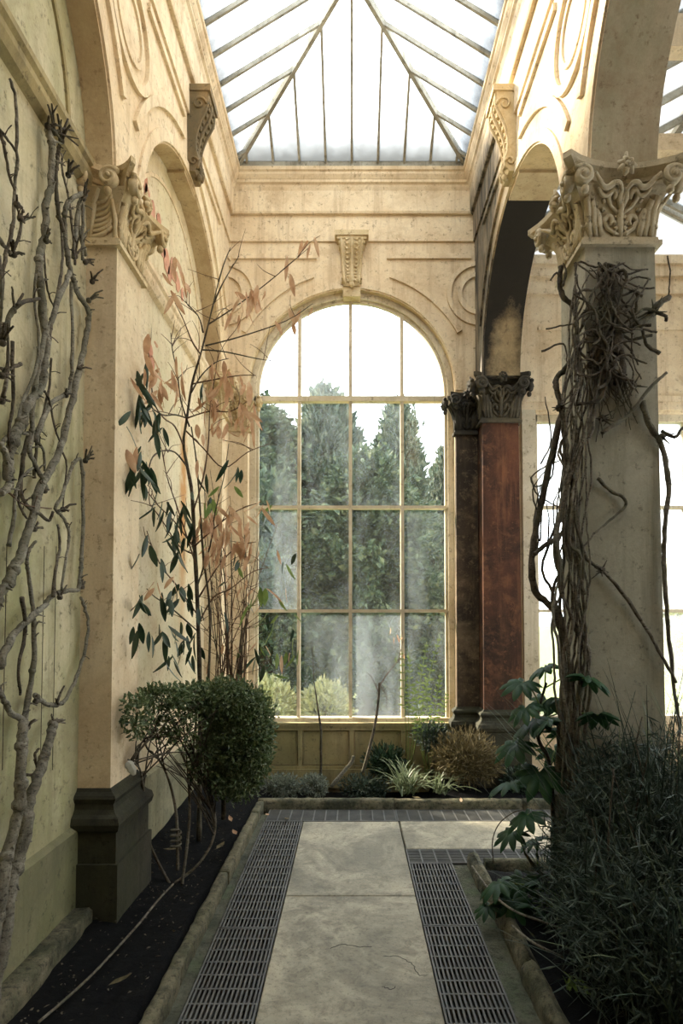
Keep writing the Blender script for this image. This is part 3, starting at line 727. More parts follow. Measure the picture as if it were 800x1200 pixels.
# ------------------------------------------------------------------ capitals, pilasters, pier
def spiral(c, r0, r1, a0, a1, n=16): return [(c[0] + (r0 + (r1 - r0) * i / n) * math.cos(a0 + (a1 - a0) * i / n), c[1] + (r0 + (r1 - r0) * i / n) * math.sin(a0 + (a1 - a0) * i / n)) for i in range(n + 1)]
def capital(root, x0, x1, y0, y1, z0, z1, faces, mat, flare=.10, fine=True):
    """faces: which sides carry carving ('-y','+y','-x','+x')"""
    H = z1 - z0; zb = z0 + .035; za = z1 - H * .30
    bell = MB(); rings = []
    for t, e in ((0, 0), (.45, .0), (.75, .025), (1, .07)):
        z = zb + (za - zb) * t; g = lambda s: e * (1 if s in faces else 0)
        rings.append([(x0 - g('-x'), y0 - g('-y'), z), (x1 + g('+x'), y0 - g('-y'), z), (x1 + g('+x'), y1 + g('+y'), z), (x0 - g('-x'), y1 + g('+y'), z)])
    bell.loft(rings); cap = bell.build('capital', mat, root)
    e = .028; g = lambda s, k: k if s in faces else 0
    MB().box(x0 - g('-x', e), x1 + g('+x', e), y0 - g('-y', e), y1 + g('+y', e), z0 - .012, z0 + .012).box(x0 - g('-x', .014), x1 + g('+x', .014), y0 - g('-y', .014), y1 + g('+y', .014), z0 + .012, zb).build('astragal', mat, cap)
    # abacus with hollow sides and projecting corners
    ab = MB(); rings = []
    fx = flare
    for t, k in ((0, .55), (.18, .62), (.3, .62), (.34, .70), (.5, .74), (.62, .86), (.74, 1.0), (1.0, 1.0)):
        z = za + (z1 - za) * t; ring = []
        c = [(x0 - g('-x', fx * k), y0 - g('-y', fx * k)), (x1 + g('+x', fx * k), y0 - g('-y', fx * k)), (x1 + g('+x', fx * k), y1 + g('+y', fx * k)), (x0 - g('-x', fx * k), y1 + g('+y', fx * k))]
        side = ['-y', '+x', '+y', '-x']; nrm = {'-y': (0, 1), '+x': (-1, 0), '+y': (0, -1), '-x': (1, 0)}
        for i in range(4):
            p, q = c[i], c[(i + 1) % 4]; dep = .62 * fx if side[i] in faces else 0; nn = nrm[side[i]]
            for s_ in range(10):
                u = .045 + .91 * s_ / 9; h = dep * math.sin(math.pi * (u - .045) / .91) ** .8 if 0 < s_ < 9 else 0
                ring.append((p[0] + (q[0] - p[0]) * u + nn[0] * h, p[1] + (q[1] - p[1]) * u + nn[1] * h, z))
        rings.append(ring)
    ab.loft(rings); ab.build('abacus', mat, cap)
    for fc in faces:
        if fc == '-y': O, U, Nn, w = Vector(((x0 + x1) / 2, y0, 0)), Vector((1, 0, 0)), Vector((0, -1, 0)), (x1 - x0) / 2
        elif fc == '+y': O, U, Nn, w = Vector(((x0 + x1) / 2, y1, 0)), Vector((-1, 0, 0)), Vector((0, 1, 0)), (x1 - x0) / 2
        elif fc == '-x': O, U, Nn, w = Vector((x0, (y0 + y1) / 2, 0)), Vector((0, -1, 0)), Vector((-1, 0, 0)), (y1 - y0) / 2
        else: O, U, Nn, w = Vector((x1, (y0 + y1) / 2, 0)), Vector((0, 1, 0)), Vector((1, 0, 0)), (y1 - y0) / 2
        hb = za - zb
        def P(u, v, d=0):
            bulge = .0 if v < .45 else .07 * ((v - .45) / .55) ** 1.6
            return O + U * (u * w) + Nn * (bulge + d) + Vector((0, 0, zb + hb * v))
        # scrolls and leaves, right half mirrored
        orn = MB(); sc = H / .40
        def stroke(pts, r, d=.006, fl=.9):
            pr = [P(u, v, d) for u, v in pts]; n_ = len(pr)
            rs = [r * sc * (.45 + .55 * math.sin(math.pi * min(1, (i + .6) / (n_ + .2)))) for i in range(n_)]
            orn.tube(pr, rs, 6, (Nn, fl))
        if w > .1:
            stroke([(0, .02), (0, .3), (0, .6), (0, .86)], .020, .008)
            for s in (-1, 1):
                f = lambda L: [(s * a, b) for a, b in L]
                stroke(f([(.05, .05), (.2, .1), (.38, .2), (.46, .33)] + spiral((.31, .34), .155, .03, 0, 4.6)), .016, .010)
                stroke(f([(.04, .48), (.14, .56), (.3, .64), (.40, .76)] + spiral((.27, .80), .135, .03, -.2, 4.2)), .015, .012)
                stroke(f([(.03, .62), (.10, .78), (.06, .93)]), .017, .012)
                for k, (a, b, h) in enumerate([(.60, .02, .55), (.76, .02, .72), (.92, .02, .78)]):
                    stroke(f([(a - .06, b), (a, b + h * .4), (a + .02, b + h * .75), (a + .10, b + h), (a + .16, b + h * .93)]), .021, .008)
                    if fine:
                        for q in range(4):
                            v_ = b + h * (.25 + .17 * q); stroke(f([(a - .01, v_), (a + .07, v_ + .07), (a + .085, v_ + .0)]), .010, .012)
                if fine:
                    for (a, b) in [(.12, .16), (.15, .28), (.12, .40), (.50, .55), (.52, .70), (.16, .05)]:
                        stroke(f([(a - .03, b), (a + .02, b + .05), (a + .05, b + .03)]), .012, .010)
                stroke([(p.x, p.y) for p in smoothpath([(a, b, 0) for a, b in f([(.06, .86), (.16, .97), (.32, .98), (.46, .92), (.62, .93), (.78, 1.03), (.92, 1.12)])], 3)], .015, .02)
                stroke([(p.x, p.y) for p in smoothpath([(a, b, 0) for a, b in f([(.30, .90), (.46, .80), (.62, .82), (.74, .92)])], 3)], .012, .018)
        else:
            stroke([(-.75, .02), (-.6, .4), (-.35, .75), (.1, .95)], .014, .006)
            for k in range(7):
                v_ = .04 + .115 * k; stroke([(p.x, p.y) for p in smoothpath([(-.72 + .05 * k, v_, 0), (-.2 + .05 * k, v_ + .03, 0), (.35 + .04 * k, v_ + .11, 0), (.62 + .03 * k, v_ + .24, 0), (.45 + .03 * k, v_ + .27, 0)], 3)], .013, .006)
            stroke([(.85, .02), (.9, .4), (.8, .8)], .014, .006)
        orn.build('carved_foliage', mat, cap, True)
        # corner volutes and centre flower
        for s in (-1, 1):
            vo = MB(); cen = (s * (1 + .30 * fx / w) if w > .1 else s * 1.0, 1.06); R = .052 * sc
            cp = P(*cen, .03); pts = []
            for i in range(23):
                a = -.6 + 8.5 * i / 22; r = R * (1 - .78 * i / 22); pts.append(cp + U * (s * r * math.cos(a + 1.2)) + Vector((0, 0, r * math.sin(a + 1.2))) + Nn * (.012 * i / 22))
            vo.tube(pts, [.017 * sc * (1 - .5 * i / 22) for i in range(23)], 6)
            vo.tube([cp - Nn * .03, cp + Nn * .012], R * .8, 12)
            vo.ball(cp + Nn * .02, .013 * sc, 6, 4)
            vo.ball(cp - Vector((0, 0, R * 1.25)) - U * (s * .012) - Nn * .012, .021 * sc, 8, 5, (1, 1, 1.1))
            vo.build('volute', mat, cap, True)
        if w > .1:
            fl = MB(); cp = O + Nn * (.07 + .0 * fx) + Vector((0, 0, z1 - (z1 - za) * .35)) + Nn * .01
            for k in range(7):
                a = 2 * math.pi * k / 7; d = U * math.cos(a) + Vector((0, 0, math.sin(a)))
                fl.tube([cp, cp + d * .03 * sc + Nn * .022, cp + d * .052 * sc + Nn * .012], [.010 * sc, .019 * sc, .006 * sc], 6)
            fl.ball(cp + Nn * .025, .018 * sc, 7, 5)
            fl.tube([cp + Vector((0, 0, .03 * sc)), cp + Vector((0, 0, .075 * sc)) + Nn * .015], [.02 * sc, .006 * sc], 6)
            fl.build('fleuron', mat, cap, True)
def classic_base(root, x0, x1, y0, y1, faces, z_sh, mat, mat_top=None, zt=.0):
    g = lambda s, k: k if s in faces else 0
    def bx(e, a, b): return (x0 - g('-x', e), x1 + g('+x', e), y0 - g('-y', e), y1 + g('+y', e), a, b)
    MB().box(*bx(.075, -.1, z_sh - .36)).build('plinth', mat, root)
    MB().box(*bx(.06, z_sh - .36, z_sh - .21)).build('plinth_course', mat, root)
    m = MB(); prof = [(.06, -.21), (.075, -.195), (.082, -.165), (.075, -.135), (.055, -.12), (.04, -.10), (.035, -.075), (.045, -.06), (.052, -.045), (.045, -.03), (.02, -.015), (.012, 0)]
    rings = []
    for e, dz in prof:
        a = bx(e, 0, 0); z = z_sh + dz; rings.append([(a[0], a[2], z), (a[1], a[2], z), (a[1], a[3], z), (a[0], a[3], z)])
    m.loft(rings); m.build('base_moulding', mat_top or mat, root)
CZ0, CZ1 = 3.575, 3.965
def pilaster(name, label, x0, x1, y0, y1, faces, mats, cz=(CZ0, CZ1), zb=.74, flare=.13, fine=True, base=True):
    t = thing(name, label, 'pilaster', ((x0 + x1) / 2, (y0 + y1) / 2, 0), kind='structure')
    m = MB(); r = []
    for z, e in ((zb, .008), (zb + .9, .006), (cz[0], 0)):
        g = lambda s: e if s in faces else 0
        r.append([(x0 - g('-x'), y0 - g('-y'), z), (x1 + g('+x'), y0 - g('-y'), z), (x1 + g('+x'), y1 + g('+y'), z), (x0 - g('-x'), y1 + g('+y'), z)])
    m.loft(r); m.build('shaft', mats[0], t)
    capital(t, x0, x1, y0, y1, cz[0], cz[1], faces, mats[1], flare, fine)
    if base: classic_base(t, x0, x1, y0, y1, faces, zb, mats[2])
    return t
LM = (M['pilaster'], M['carved_warm'], M['base'])
pilaster('pilaster', 'cream wall pilaster between the bare vines and the tall sapling', -WX, -NX + .02, 3.09, 3.45, ('-y', '+x', '+y'), LM)
pilaster('pilaster', 'corner pilaster of the left wall behind the sapling', -WX, -NX + .02, 5.66, 6.0, ('-y', '+x'), LM, fine=False, flare=.10)
pilaster('pilaster', 'cream jamb pilaster on the left edge of the arched window', -NX, -WR, 5.95, 6.0, ('-y', '+x'), LM, cz=(3.50, 3.90), fine=False, flare=.05)
pilaster('pilaster', 'dark brown jamb pilaster on the right edge of the arched window', WR, NX, 5.93, 6.0, ('-y', '-x'), (M['brown_jamb'], M['black_carved'], M['base']), cz=(3.46, 3.87), fine=False, flare=.06)
pilaster('pilaster', 'rust-stained square pilaster under the blackened arch end', 1.27, AX0 + .01, 5.74, 6.0, ('-y', '-x', '+x'), (M['rust'], M['black_carved'], M['base']), cz=(3.52, 3.98), fine=True, flare=.10)
PIERX = (1.235, 1.605)
pier = pilaster('stone_pier', 'square stone pier with carved capital wrapped in dry vines', PIERX[0], PIERX[1], 3.10, 3.46, ('-y', '-x', '+y', '+x'), (M['pier'], M['carved'], M['base']), cz=(3.585, 3.985), flare=.155)
for y in (.71, -1.85):
    t = pilaster('stone_pier', 'stone arcade pier outside the picture, %s' % ('beside the viewer' if y > 0 else 'behind the viewer'), PIERX[0], PIERX[1], y - .18, y + .18, ('-y', '+y'), (M['pier'], M['carved'], M['base']), fine=False)
    t = pilaster('pilaster', 'cream wall pilaster outside the picture, %s' % ('beside the viewer' if y > 0 else 'behind the viewer'), -WX, -NX + .02, y - .18, y + .18, ('-y', '+x', '+y'), LM, fine=False)
MB().box(AX0, AX0 + .02, 5.9, 6.0, -.1, 3.5).build('jamb_strip', M['brown_jamb'], wa)

# keystone consoles
def console(label, mp, c, z0, z1, proj0, proj1, w0, w1, mat, capw, soff=None):
    """S-scroll bracket: proj0/w0 at the foot, proj1/w1 at the top"""
    o3 = mp(c, z0, 0); t = thing('keystone_bracket', label, 'bracket', o3, kind='structure')
    H = z1 - z0; ns = 24; prof = []
    for i in range(ns + 1):
        v = i / ns; s_ = proj0 + (proj1 - proj0) * (v ** 1.5)
        s_ += .028 * math.exp(-((v - .12) / .10) ** 2) + .022 * math.exp(-((v - .84) / .13) ** 2) - .020 * math.exp(-((v - .45) / .2) ** 2)
        prof.append((v, s_))
    m = MB(); rings = []
    for v, s_ in prof:
        w = w0 + (w1 - w0) * v; z = z0 + H * v
        rings.append([mp(c - w, z, -.02), mp(c - w, z, s_), mp(c + w, z, s_), mp(c + w, z, -.02)])
    m.loft(rings); m.build('scroll_body', mat, t)
    for k in (-1, 0, 1):
        m = MB(); pts = []
        for v, s_ in prof[1:-1]:
            w = (w0 + (w1 - w0) * v); pts.append(mp(c + k * w * .86, z0 + H * v, s_ + .003))
        m.tube(pts, .012 if k else .016, 6); m.build('rib', mat, t, True)
    for s in (-1, 1):
        m = MB()
        for i in range(2, ns - 1, 2):
            v, s_ = prof[i]; w = w0 + (w1 - w0) * v
            m.ball(mp(c + s * w * .45, z0 + H * v, s_ + .004), .014, 6, 4); m.tube([mp(c + s * w * .25, z0 + H * v, s_ + .003), mp(c + s * w * .65, z0 + H * v + .02, s_ + .007)], .007, 5)
        m.build('leaf_row', mat, t, True)
        for (v, r) in ((.84, .055), (.12, .034)):                    # side volutes
            s_ = np.interp(v, [p[0] for p in prof], [p[1] for p in prof]); w = w0 + (w1 - w0) * v; m = MB(); pts = []
            for i in range(19):
                a = 7.6 * i / 18; rr = r * (1 - .8 * i / 18); pts.append(mp(c + s * (w + .004), z0 + H * v + rr * math.sin(a), s_ - r + rr * math.cos(a)))
            m.tube(pts, [.011 * (1 - .4 * i / 18) for i in range(19)], 6); m.build('side_scroll', mat, t, True)
    m = MB(); m.ball(mp(c, z0 + .01, proj0 + .012), .03, 8, 5); m.build('drop_bud', mat, t, True)
    m = MB(); bar_band(m, mp, c - capw, c + capw, z1, z1 + .05, -.02, proj1 + .03); bar_band(m, mp, c - capw * .88, c + capw * .88, z1 - .03, z1, -.02, proj1 + .015); m.build('cap_slab', mat, t)
    m = MB(); bar_band(m, mp, c - w0 * 1.05, c + w0 * 1.05, z0 - .10, z0 - .005, -.13, .02) if soff is None else bar_band(m, mp, c - .15, c + .15, ZS + RA - .035, ZS + RA + .03, -soff, -.004); m.build('keystone_block', mat if soff is None else M['soffit_left'], t)
console('carved scroll keystone above the arched window', mapBk, 0, zat(334, 5.95), zat(280, 5.95), .03, .09, .085, .125, M['carved_warm'], .17)
console('scroll bracket keystone over the blind arch, orange-stained', mapL, 4.55, 5.04, 5.64, .05, .15, .085, .12, M['carved_stain'], .13, .139)
console('pale scroll bracket keystone over the open arcade arch', mapR, 4.55, 5.04, 5.64, .05, .15, .085, .12, M['carved_warm'], .13, TR)

# ------------------------------------------------------------------ plants: helpers
def leaf_mesh(L, W, bend, mat, name='leaf', droop=True):
    """lanceolate leaf hanging along -Z with a folded midrib"""
    m = MB(); n = 6; rows_ = []
    for i in range(n + 1):
        t = i / n; w = W * math.sin(math.pi * min(1, t * .93 + .04)) ** .8 * (1 - .25 * t); y = bend * t * t
        m.v += [(-w / 2, y - .10 * W, -L * t), (0, y, -L * t), (w / 2, y - .10 * W, -L * t)]
    for i in range(n):
        a = i * 3; m.f += [(a, a + 1, a + 4, a + 3), (a + 1, a + 2, a + 5, a + 4)]
    return mesh_of(m, name, mat, True)
def leaf_cloud(P, D, L, W, fold=.25):
    """numpy: leaves at points P, axis D (unit), lengths L, widths W -> verts, quads"""
    n = len(P); R = RNG.normal(size=(n, 3)); Sd = np.cross(D, R); Sd /= np.linalg.norm(Sd, axis=1, keepdims=True) + 1e-9
    Nn = np.cross(D, Sd); L = L.reshape(-1, 1); W = W.reshape(-1, 1)
    a = P; b = P + D * L * .5 + Sd * W * .5 + Nn * W * fold; c = P + D * L; d = P + D * L * .5 - Sd * W * .5 + Nn * W * fold
    v = np.stack([a, b, c, d], 1).reshape(-1, 3); f = np.arange(4 * n).reshape(-1, 4)
    return v, f
def unit(n):
    d = RNG.normal(size=(n, 3)); return d / np.linalg.norm(d, axis=1, keepdims=True)
def jitter(pts, a): return [Vector(p) + Vector((random.uniform(-a, a), random.uniform(-a, a), random.uniform(-a, a))) for p in pts]
def taper(n, r0, r1, knob=.12): return [(r0 + (r1 - r0) * i / max(1, n - 1)) * (1 + random.uniform(-knob, knob)) for i in range(n)]

# ------------------------------------------------------------------ bare vine on the left wall
random.seed(11)
vine = thing('climbing_vine', 'bare pale-barked vine trained up the left wall', 'vine', atx(5, 1105, -1.30))
def stem(px, r0, r1, mat='bark_pale', off=.05, parent=None, name='stem', spurs=.5, X=None, spurlen=.06):
    """px: pixel path traced on the wall; lies proud of the wall by `off`"""
    n_ = len(px); pts = []
    for i, (a, b) in enumerate(px):
        X_ = (-WX + off + random.uniform(-.012, .012)) if X is None else X
        pts.append(atx(a, b, X_))
    P = smoothpath(pts, 5); P = jitter(P, min(.004, r1 * .35))
    rs = taper(len(P), r0, r1)
    m = MB().tube(P, rs, 8)
    for i in range(2, len(P) - 2):                                    # knuckles and short spurs
        if random.random() < .10: m.ball(P[i], rs[i] * 1.28, 7, 5)
        if random.random() < spurs * .28:
            d = Vector((random.uniform(.2, 1), random.uniform(-1, 1), random.uniform(-.3, 1))).normalized()
            q = P[i] + d * spurlen * random.uniform(.4, 1); m.tube([P[i], (P[i] + q) / 2 + Vector((0, 0, .006)), q], [rs[i] * .5, rs[i] * .33, .0025], 5)
    m.build(name, M[mat], parent or vine, True); return P
def cluster(px, py, n, L, mat='bark_dark', off=.06, parent=None, r=.006):
    c = atx(px, py, -WX + off); m = MB(); m.ball(c, r * 2.4, 8, 5); n = max(3, round(n * .6)); r = r * random.uniform(.9, 1.25)
    for k in range(n):
        d = Vector((random.uniform(.0, .6), random.uniform(-1, 1), random.uniform(-.2, 1))).normalized(); l = L * random.uniform(.4, 1.15)
        e = c + d * l; mid = c + d * l * .5 + Vector((0, 0, l * .12)); m.tube([c, mid, e], [r, r * .8, r * .6], 6)
        if random.random() < .6:
            d2 = (d + Vector((random.uniform(-.6, .6), random.uniform(-.8, .8), random.uniform(-.4, .8)))).normalized(); m.tube([mid, mid + d2 * l * .45], [r * .7, r * .45], 5)
    m.build('spur_cluster', M[mat], parent or vine, True)
pm = .0042     # metres per photo pixel on this part of the wall
stem([(-14, 1190), (-4, 1140), (4, 1100), (14, 1032), (24, 1001), (31, 966), (33, 945), (42, 917), (52, 889), (59, 864), (62, 846)], .030, .018, off=.07)
stem([(-16, 1150), (-5, 1085), (4, 1030), (10, 997), (21, 952), (24, 910), (26, 875), (28, 845)], .026, .019, off=.075)
stem([(28, 845), (14, 836), (5, 822), (-4, 800)], .014, .010)
stem([(28, 845), (35, 808), (40, 770), (39, 722), (36, 697), (32, 660), (34, 645), (42, 634)], .013, .006)
stem([(-6, 712), (0, 695), (10, 682), (22, 655), (32, 625), (40, 600), (46, 572), (60, 550), (72, 520), (82, 482), (90, 445), (99, 405), (103, 382), (103, 362), (92, 345), (84, 322), (79, 300), (76, 262), (77, 245), (85, 232), (100, 226)], .021, .010)
stem([(8, 560), (10, 535), (15, 517), (25, 495), (32, 475), (47, 455), (52, 432), (54, 400), (50, 362), (46, 312), (48, 290), (53, 272), (54, 235), (59, 220), (61, 187), (60, 165), (56, 152)], .020, .014)
stem([(0, 578), (8, 572), (13, 556), (9, 538), (3, 522)], .016, .012)
stem([(55, 575), (47, 555), (36, 530), (37, 510), (38, 480), (43, 440), (50, 402), (62, 370), (77, 330), (82, 318)], .010, .012)
stem([(41, 517), (50, 492), (60, 472), (77, 462), (83, 452), (85, 400), (83, 330)], .012, .008)
stem([(74, 272), (67, 240), (66, 207), (68, 185), (70, 170)], .010, .008, 'bark_dark')
stem([(87, 302), (90, 262), (92, 240), (96, 232)], .011, .008)
stem([(97, 305), (97, 270), (98, 240)], .009, .007)
stem([(0, 782), (10, 754), (22, 738), (38, 722), (52, 710), (60, 698), (75, 693), (92, 691)], .016, .010)
stem([(92, 691), (95, 665), (97, 610), (96, 545), (88, 541), (80, 560), (72, 582), (65, 596), (75, 608), (81, 625), (78, 650), (72, 692)], .010, .006)
stem([(95, 700), (99, 712), (103, 730), (100, 763), (89, 794), (77, 819), (63, 826), (50, 823), (40, 815)], .007, .011)
stem([(0, 522), (10, 511), (25, 507), (42, 515), (51, 530), (52, 552)], .009, .005)
stem([(34, 507), (27, 540), (24, 575), (34, 595), (44, 600), (57, 610), (62, 600)], .010, .006, 'bark_dark')
stem([(24, 560), (22, 590), (32, 608)], .007, .004, 'bark_dark')
stem([(12, 92), (19, 125), (20, 175), (17, 230), (15, 265), (9, 290), (4, 315), (1, 350)], .006, .008, 'bark_grey', spurs=.2)
stem([(0, 155), (5, 172), (11, 205), (17, 223)], .007, .005, 'bark_dark')
stem([(0, 152), (10, 165), (20, 180)], .006, .004, 'bark_dark')
stem([(12, 300), (20, 283), (25, 262), (22, 250), (19, 240)], .007, .004, 'bark_dark'); stem([(25, 260), (33, 256), (41, 254)], .006, .004, 'bark_dark')
stem([(-3, 278), (5, 288), (14, 298)], .010, .007)
stem([(3, 398), (7, 382), (14, 366), (25, 355), (46, 350)], .013, .007, 'bark_dark'); stem([(17, 360), (14, 336)], .006, .003, 'bark_dark'); stem([(20, 357), (27, 345)], .006, .005, 'bark_dark')
stem([(14, 400), (15, 440), (15, 475), (11, 502), (12, 530)], .008, .005, 'bark_dark')
stem([(51, 282), (53, 320), (57, 345), (64, 362)], .005, .004, 'bark_dark'); stem([(52, 458), (58, 470), (64, 500), (70, 517)], .006, .004, 'bark_dark')
stem([(73, 530), (78, 543), (76, 570), (73, 598)], .005, .003, 'bark_dark'); stem([(0, 395), (2, 350), (0, 300)], .006, .004, 'bark_grey')
stem([(0, 432), (10, 432), (24, 427)], .006, .008, 'bark_dark'); stem([(8, 575), (25, 590), (40, 594), (60, 596)], .004, .003, 'twig')
stem([(30, 908), (43, 905), (41, 885), (46, 877)], .006, .005, 'bark_dark')
for px_ in ([(88, 310), (86, 280), (83, 255), (80, 230), (74, 205), (72, 180)], [(101, 300), (95, 280), (92, 258), (97, 240), (102, 228)], [(58, 400), (60, 380), (66, 350), (72, 320), (73, 290), (71, 262)], [(40, 560), (42, 530), (46, 505), (52, 480), (58, 450), (60, 420)],
           [(20, 520), (22, 490), (30, 462), (40, 440), (45, 410), (44, 380), (40, 350), (42, 320)], [(10, 640), (16, 610), (18, 580), (26, 560), (38, 548)], [(62, 700), (66, 660), (70, 640), (68, 615)], [(3, 470), (8, 440), (10, 410), (8, 380)], [(26, 700), (30, 740), (22, 780), (24, 815)]):
    stem(px_, random.uniform(.006, .010), .005, random.choice(['bark_pale', 'bark_grey', 'bark_dark']), off=random.uniform(.035, .07))
for c in [(56, 148, 7, .10), (64, 155, 9, .13), (72, 165, 7, .12), (54, 282, 6, .06), (16, 298, 6, .05), (24, 256, 5, .05), (100, 307, 6, .07), (108, 330, 7, .09), (104, 352, 5, .09), (98, 232, 5, .08), (100, 540, 8, .09), (52, 575, 6, .05),
          (74, 597, 5, .07), (77, 463, 6, .05), (96, 688, 6, .05), (70, 700, 4, .06), (63, 848, 6, .06), (66, 826, 6, .08), (42, 822, 4, .05), (32, 852, 4, .05), (40, 620, 4, .06), (3, 402, 5, .07), (2, 440, 6, .06), (2, 470, 5, .06), (93, 432, 5, .06), (20, 240, 4, .05), (80, 205, 6, .08), (88, 300, 6, .08)]:
    cluster(*c[:4], mat='bark_dark' if c[1] < 600 else 'bark_grey')
# training wires
for px in (8, 52, 66):
    a, b = atx(px, 640, -WX + .012), atx(px, 900, -WX + .012); b.y = a.y
    MB().tube([a, b], .0018, 4).build('training_wire', M['bark_dark'], vine)

# ------------------------------------------------------------------ dry vines on the stone pier
random.seed(21)
pv = thing('climbing_vine', 'tangle of dry vine stems wrapped round the stone pier', 'vine', (1.16, 3.05, .05))
FY, SX = 3.085, 1.222             # just in front of the pier's near face / nave face
def fstem(px, r0, r1, mat='bark_grey', Y=FY - .02, wob=.006, name='stem'):
    P = smoothpath([at(a, b, Y + random.uniform(-.012, .012)) for a, b in px], 5); P = jitter(P, wob * .4)
    MB().tube(P, taper(len(P), r0, r1), 7).build(name, M[mat], pv, True); return P
fstem([(655, 905), (657, 850), (660, 800), (658, 745), (655, 721), (640, 706), (626, 690), (623, 655), (627, 625), (633, 595), (642, 553), (653, 500), (659, 480), (652, 456), (652, 443), (664, 430), (674, 412), (676, 380), (672, 360), (660, 348), (656, 334), (657, 312)], .020, .014, 'bark_dark', 3.22)
fstem([(657, 330), (652, 320), (645, 328)], .008, .004, 'bark_dark', 3.2); fstem([(659, 335), (663, 318), (660, 308)], .009, .004, 'bark_dark', 3.2)
fstem([(625, 650), (640, 638), (655, 628), (668, 608), (680, 585), (700, 560)], .013, .008, 'bark_dark', 3.18)
fstem([(656, 722), (645, 690), (635, 668), (642, 640), (655, 600), (660, 560), (664, 520)], .009, .006, 'bark_dark', 3.25)
fstem([(657, 745), (650, 720), (648, 690), (660, 660), (664, 620)], .011, .007, 'bark_dark', 3.2)
fstem([(660, 480), (650, 535), (645, 560), (628, 570), (622, 560), (636, 548), (655, 540)], .005, .004, 'bark_dark', 3.22)
fstem([(622, 560), (630, 580), (650, 592), (668, 598)], .005, .003, 'bark_dark', 3.22)
fstem([(740, 382), (752, 378), (762, 370), (770, 358), (784, 348)], .022, .016, 'bark_grey', FY - .03)
fstem([(705, 508), (716, 500), (736, 486), (764, 452), (781, 437)], .012, .008, 'bark_grey')
fstem([(752, 470), (760, 496), (772, 516), (780, 540), (783, 575), (780, 605), (778, 650), (780, 700), (784, 750), (789, 800), (797, 860)], .016, .009, 'bark_grey', FY - .01)
fstem([(676, 600), (678, 625), (688, 655), (705, 668), (730, 696), (758, 738), (775, 768), (792, 800)], .012, .008, 'bark_grey')
fstem([(700, 560), (715, 575), (728, 582), (733, 592), (720, 605), (700, 622), (684, 640)], .010, .006, 'bark_grey')
fstem([(775, 505), (790, 512), (800, 500)], .010, .007, 'bark_dark'); fstem([(782, 300), (785, 322), (783, 345)], .004, .004, 'bark_dark')
fstem([(640, 386), (660, 381), (676, 379)], .004, .004, 'bark_dark'); fstem([(634, 412), (660, 403), (664, 425)], .006, .003, 'bark_dark')
# stems that climb the near-left corner and spread over the face
for k in range(20):
    x0 = random.uniform(657, 684); wide = random.random() < .3; x1 = random.uniform(700, 745) if wide else random.uniform(666, 694); ytop = random.uniform(318, 440) if not wide else random.uniform(330, 400)
    ybot = random.choice([920, 905, 880, 760, 700]); px = []; n_ = 13; ph = random.uniform(0, 6.28)
    for i in range(n_):
        t = i / (n_ - 1); tt = max(0, (t - .6) / .4); px.append((x0 + (x1 - x0) * tt ** 1.2 + 7 * math.sin(ph + t * random.uniform(8, 12)) + random.uniform(-5, 5), ybot + (ytop - ybot) * t + random.uniform(-6, 6)))
    fstem(px, random.uniform(.005, .011), random.uniform(.003, .006), random.choice(['bark_grey', 'bark_dark', 'bark_grey', 'bark_pale']), FY - random.uniform(.0, .05), .01)
for k in range(60):                                                   # the knot below the capital
    cx, cy = random.gauss(712, 17), random.gauss(372, 40); a = random.gauss(1.75, .7); l = random.uniform(16, 52); cu = random.uniform(-1.1, 1.1); px = []
    for i in range(7):
        t = i / 6 * 2 - 1; aa = a + cu * t; px.append((cx + l * t * math.cos(aa) + random.uniform(-4, 4), cy - l * t * math.sin(aa) + random.uniform(-4, 4)))
    px = [(min(780, max(674, p)), q if q > 306 else 306 + (306 - q) * .6 + random.uniform(0, 8)) for p, q in px]
    fstem(px, random.uniform(.004, .010), random.uniform(.002, .005), random.choice(['bark_grey', 'bark_dark', 'bark_dark']), FY - random.uniform(.01, .08))
for k in range(22):                                                   # hanging fringe of dead twigs
    cx = random.gauss(722, 15); cy = random.uniform(400, 450); px = [(cx, cy), (cx + random.uniform(-9, 9), cy + 15), (cx + random.uniform(-9, 12), cy + 32), (cx + random.uniform(-12, 16), cy + random.uniform(40, 75))]
    fstem(px, .005, .002, 'bark_dark', FY - random.uniform(.0, .03))
for (cx, cy, r) in [(712, 362, .035), (722, 392, .032), (705, 385, .03), (727, 430, .024), (718, 340, .03), (700, 405, .025)]:   # old wood at the heart of the knot
    P = smoothpath([at(cx - 5, cy + 22, FY - .01), at(cx + 3, cy, FY - .03), at(cx - 2, cy - 24, FY - .01)], 4); MB().tube(P, taper(len(P), r, r * .5, .3), 8).build('old_wood', M['bark_dark'], pv, True)
for k in range(14):                                                   # air stems left of the pier
    x = random.uniform(628, 664); y = random.uniform(540, 700); px = [(x, y), (x + random.uniform(-8, 14), y - 30), (x + random.uniform(-5, 20), y - random.uniform(50, 90))]
    fstem(px, .005, .003, 'bark_dark', 3.2 + random.uniform(-.05, .1))
for (cx, cy) in [(766, 366), (655, 478), (705, 490), (705, 668), (775, 512), (742, 452)]:
    m = MB(); c = at(cx, cy, FY - .02); m.ball(c, .02, 7, 5)
    for q in range(9):
        d = Vector((random.uniform(-1, 1), -random.uniform(.1, 1), random.uniform(-1, .6))).normalized(); m.tube([c, c + d * random.uniform(.03, .08)], [.007, .002], 5)
    m.build('spur_cluster', M['bark_dark'], pv, True)

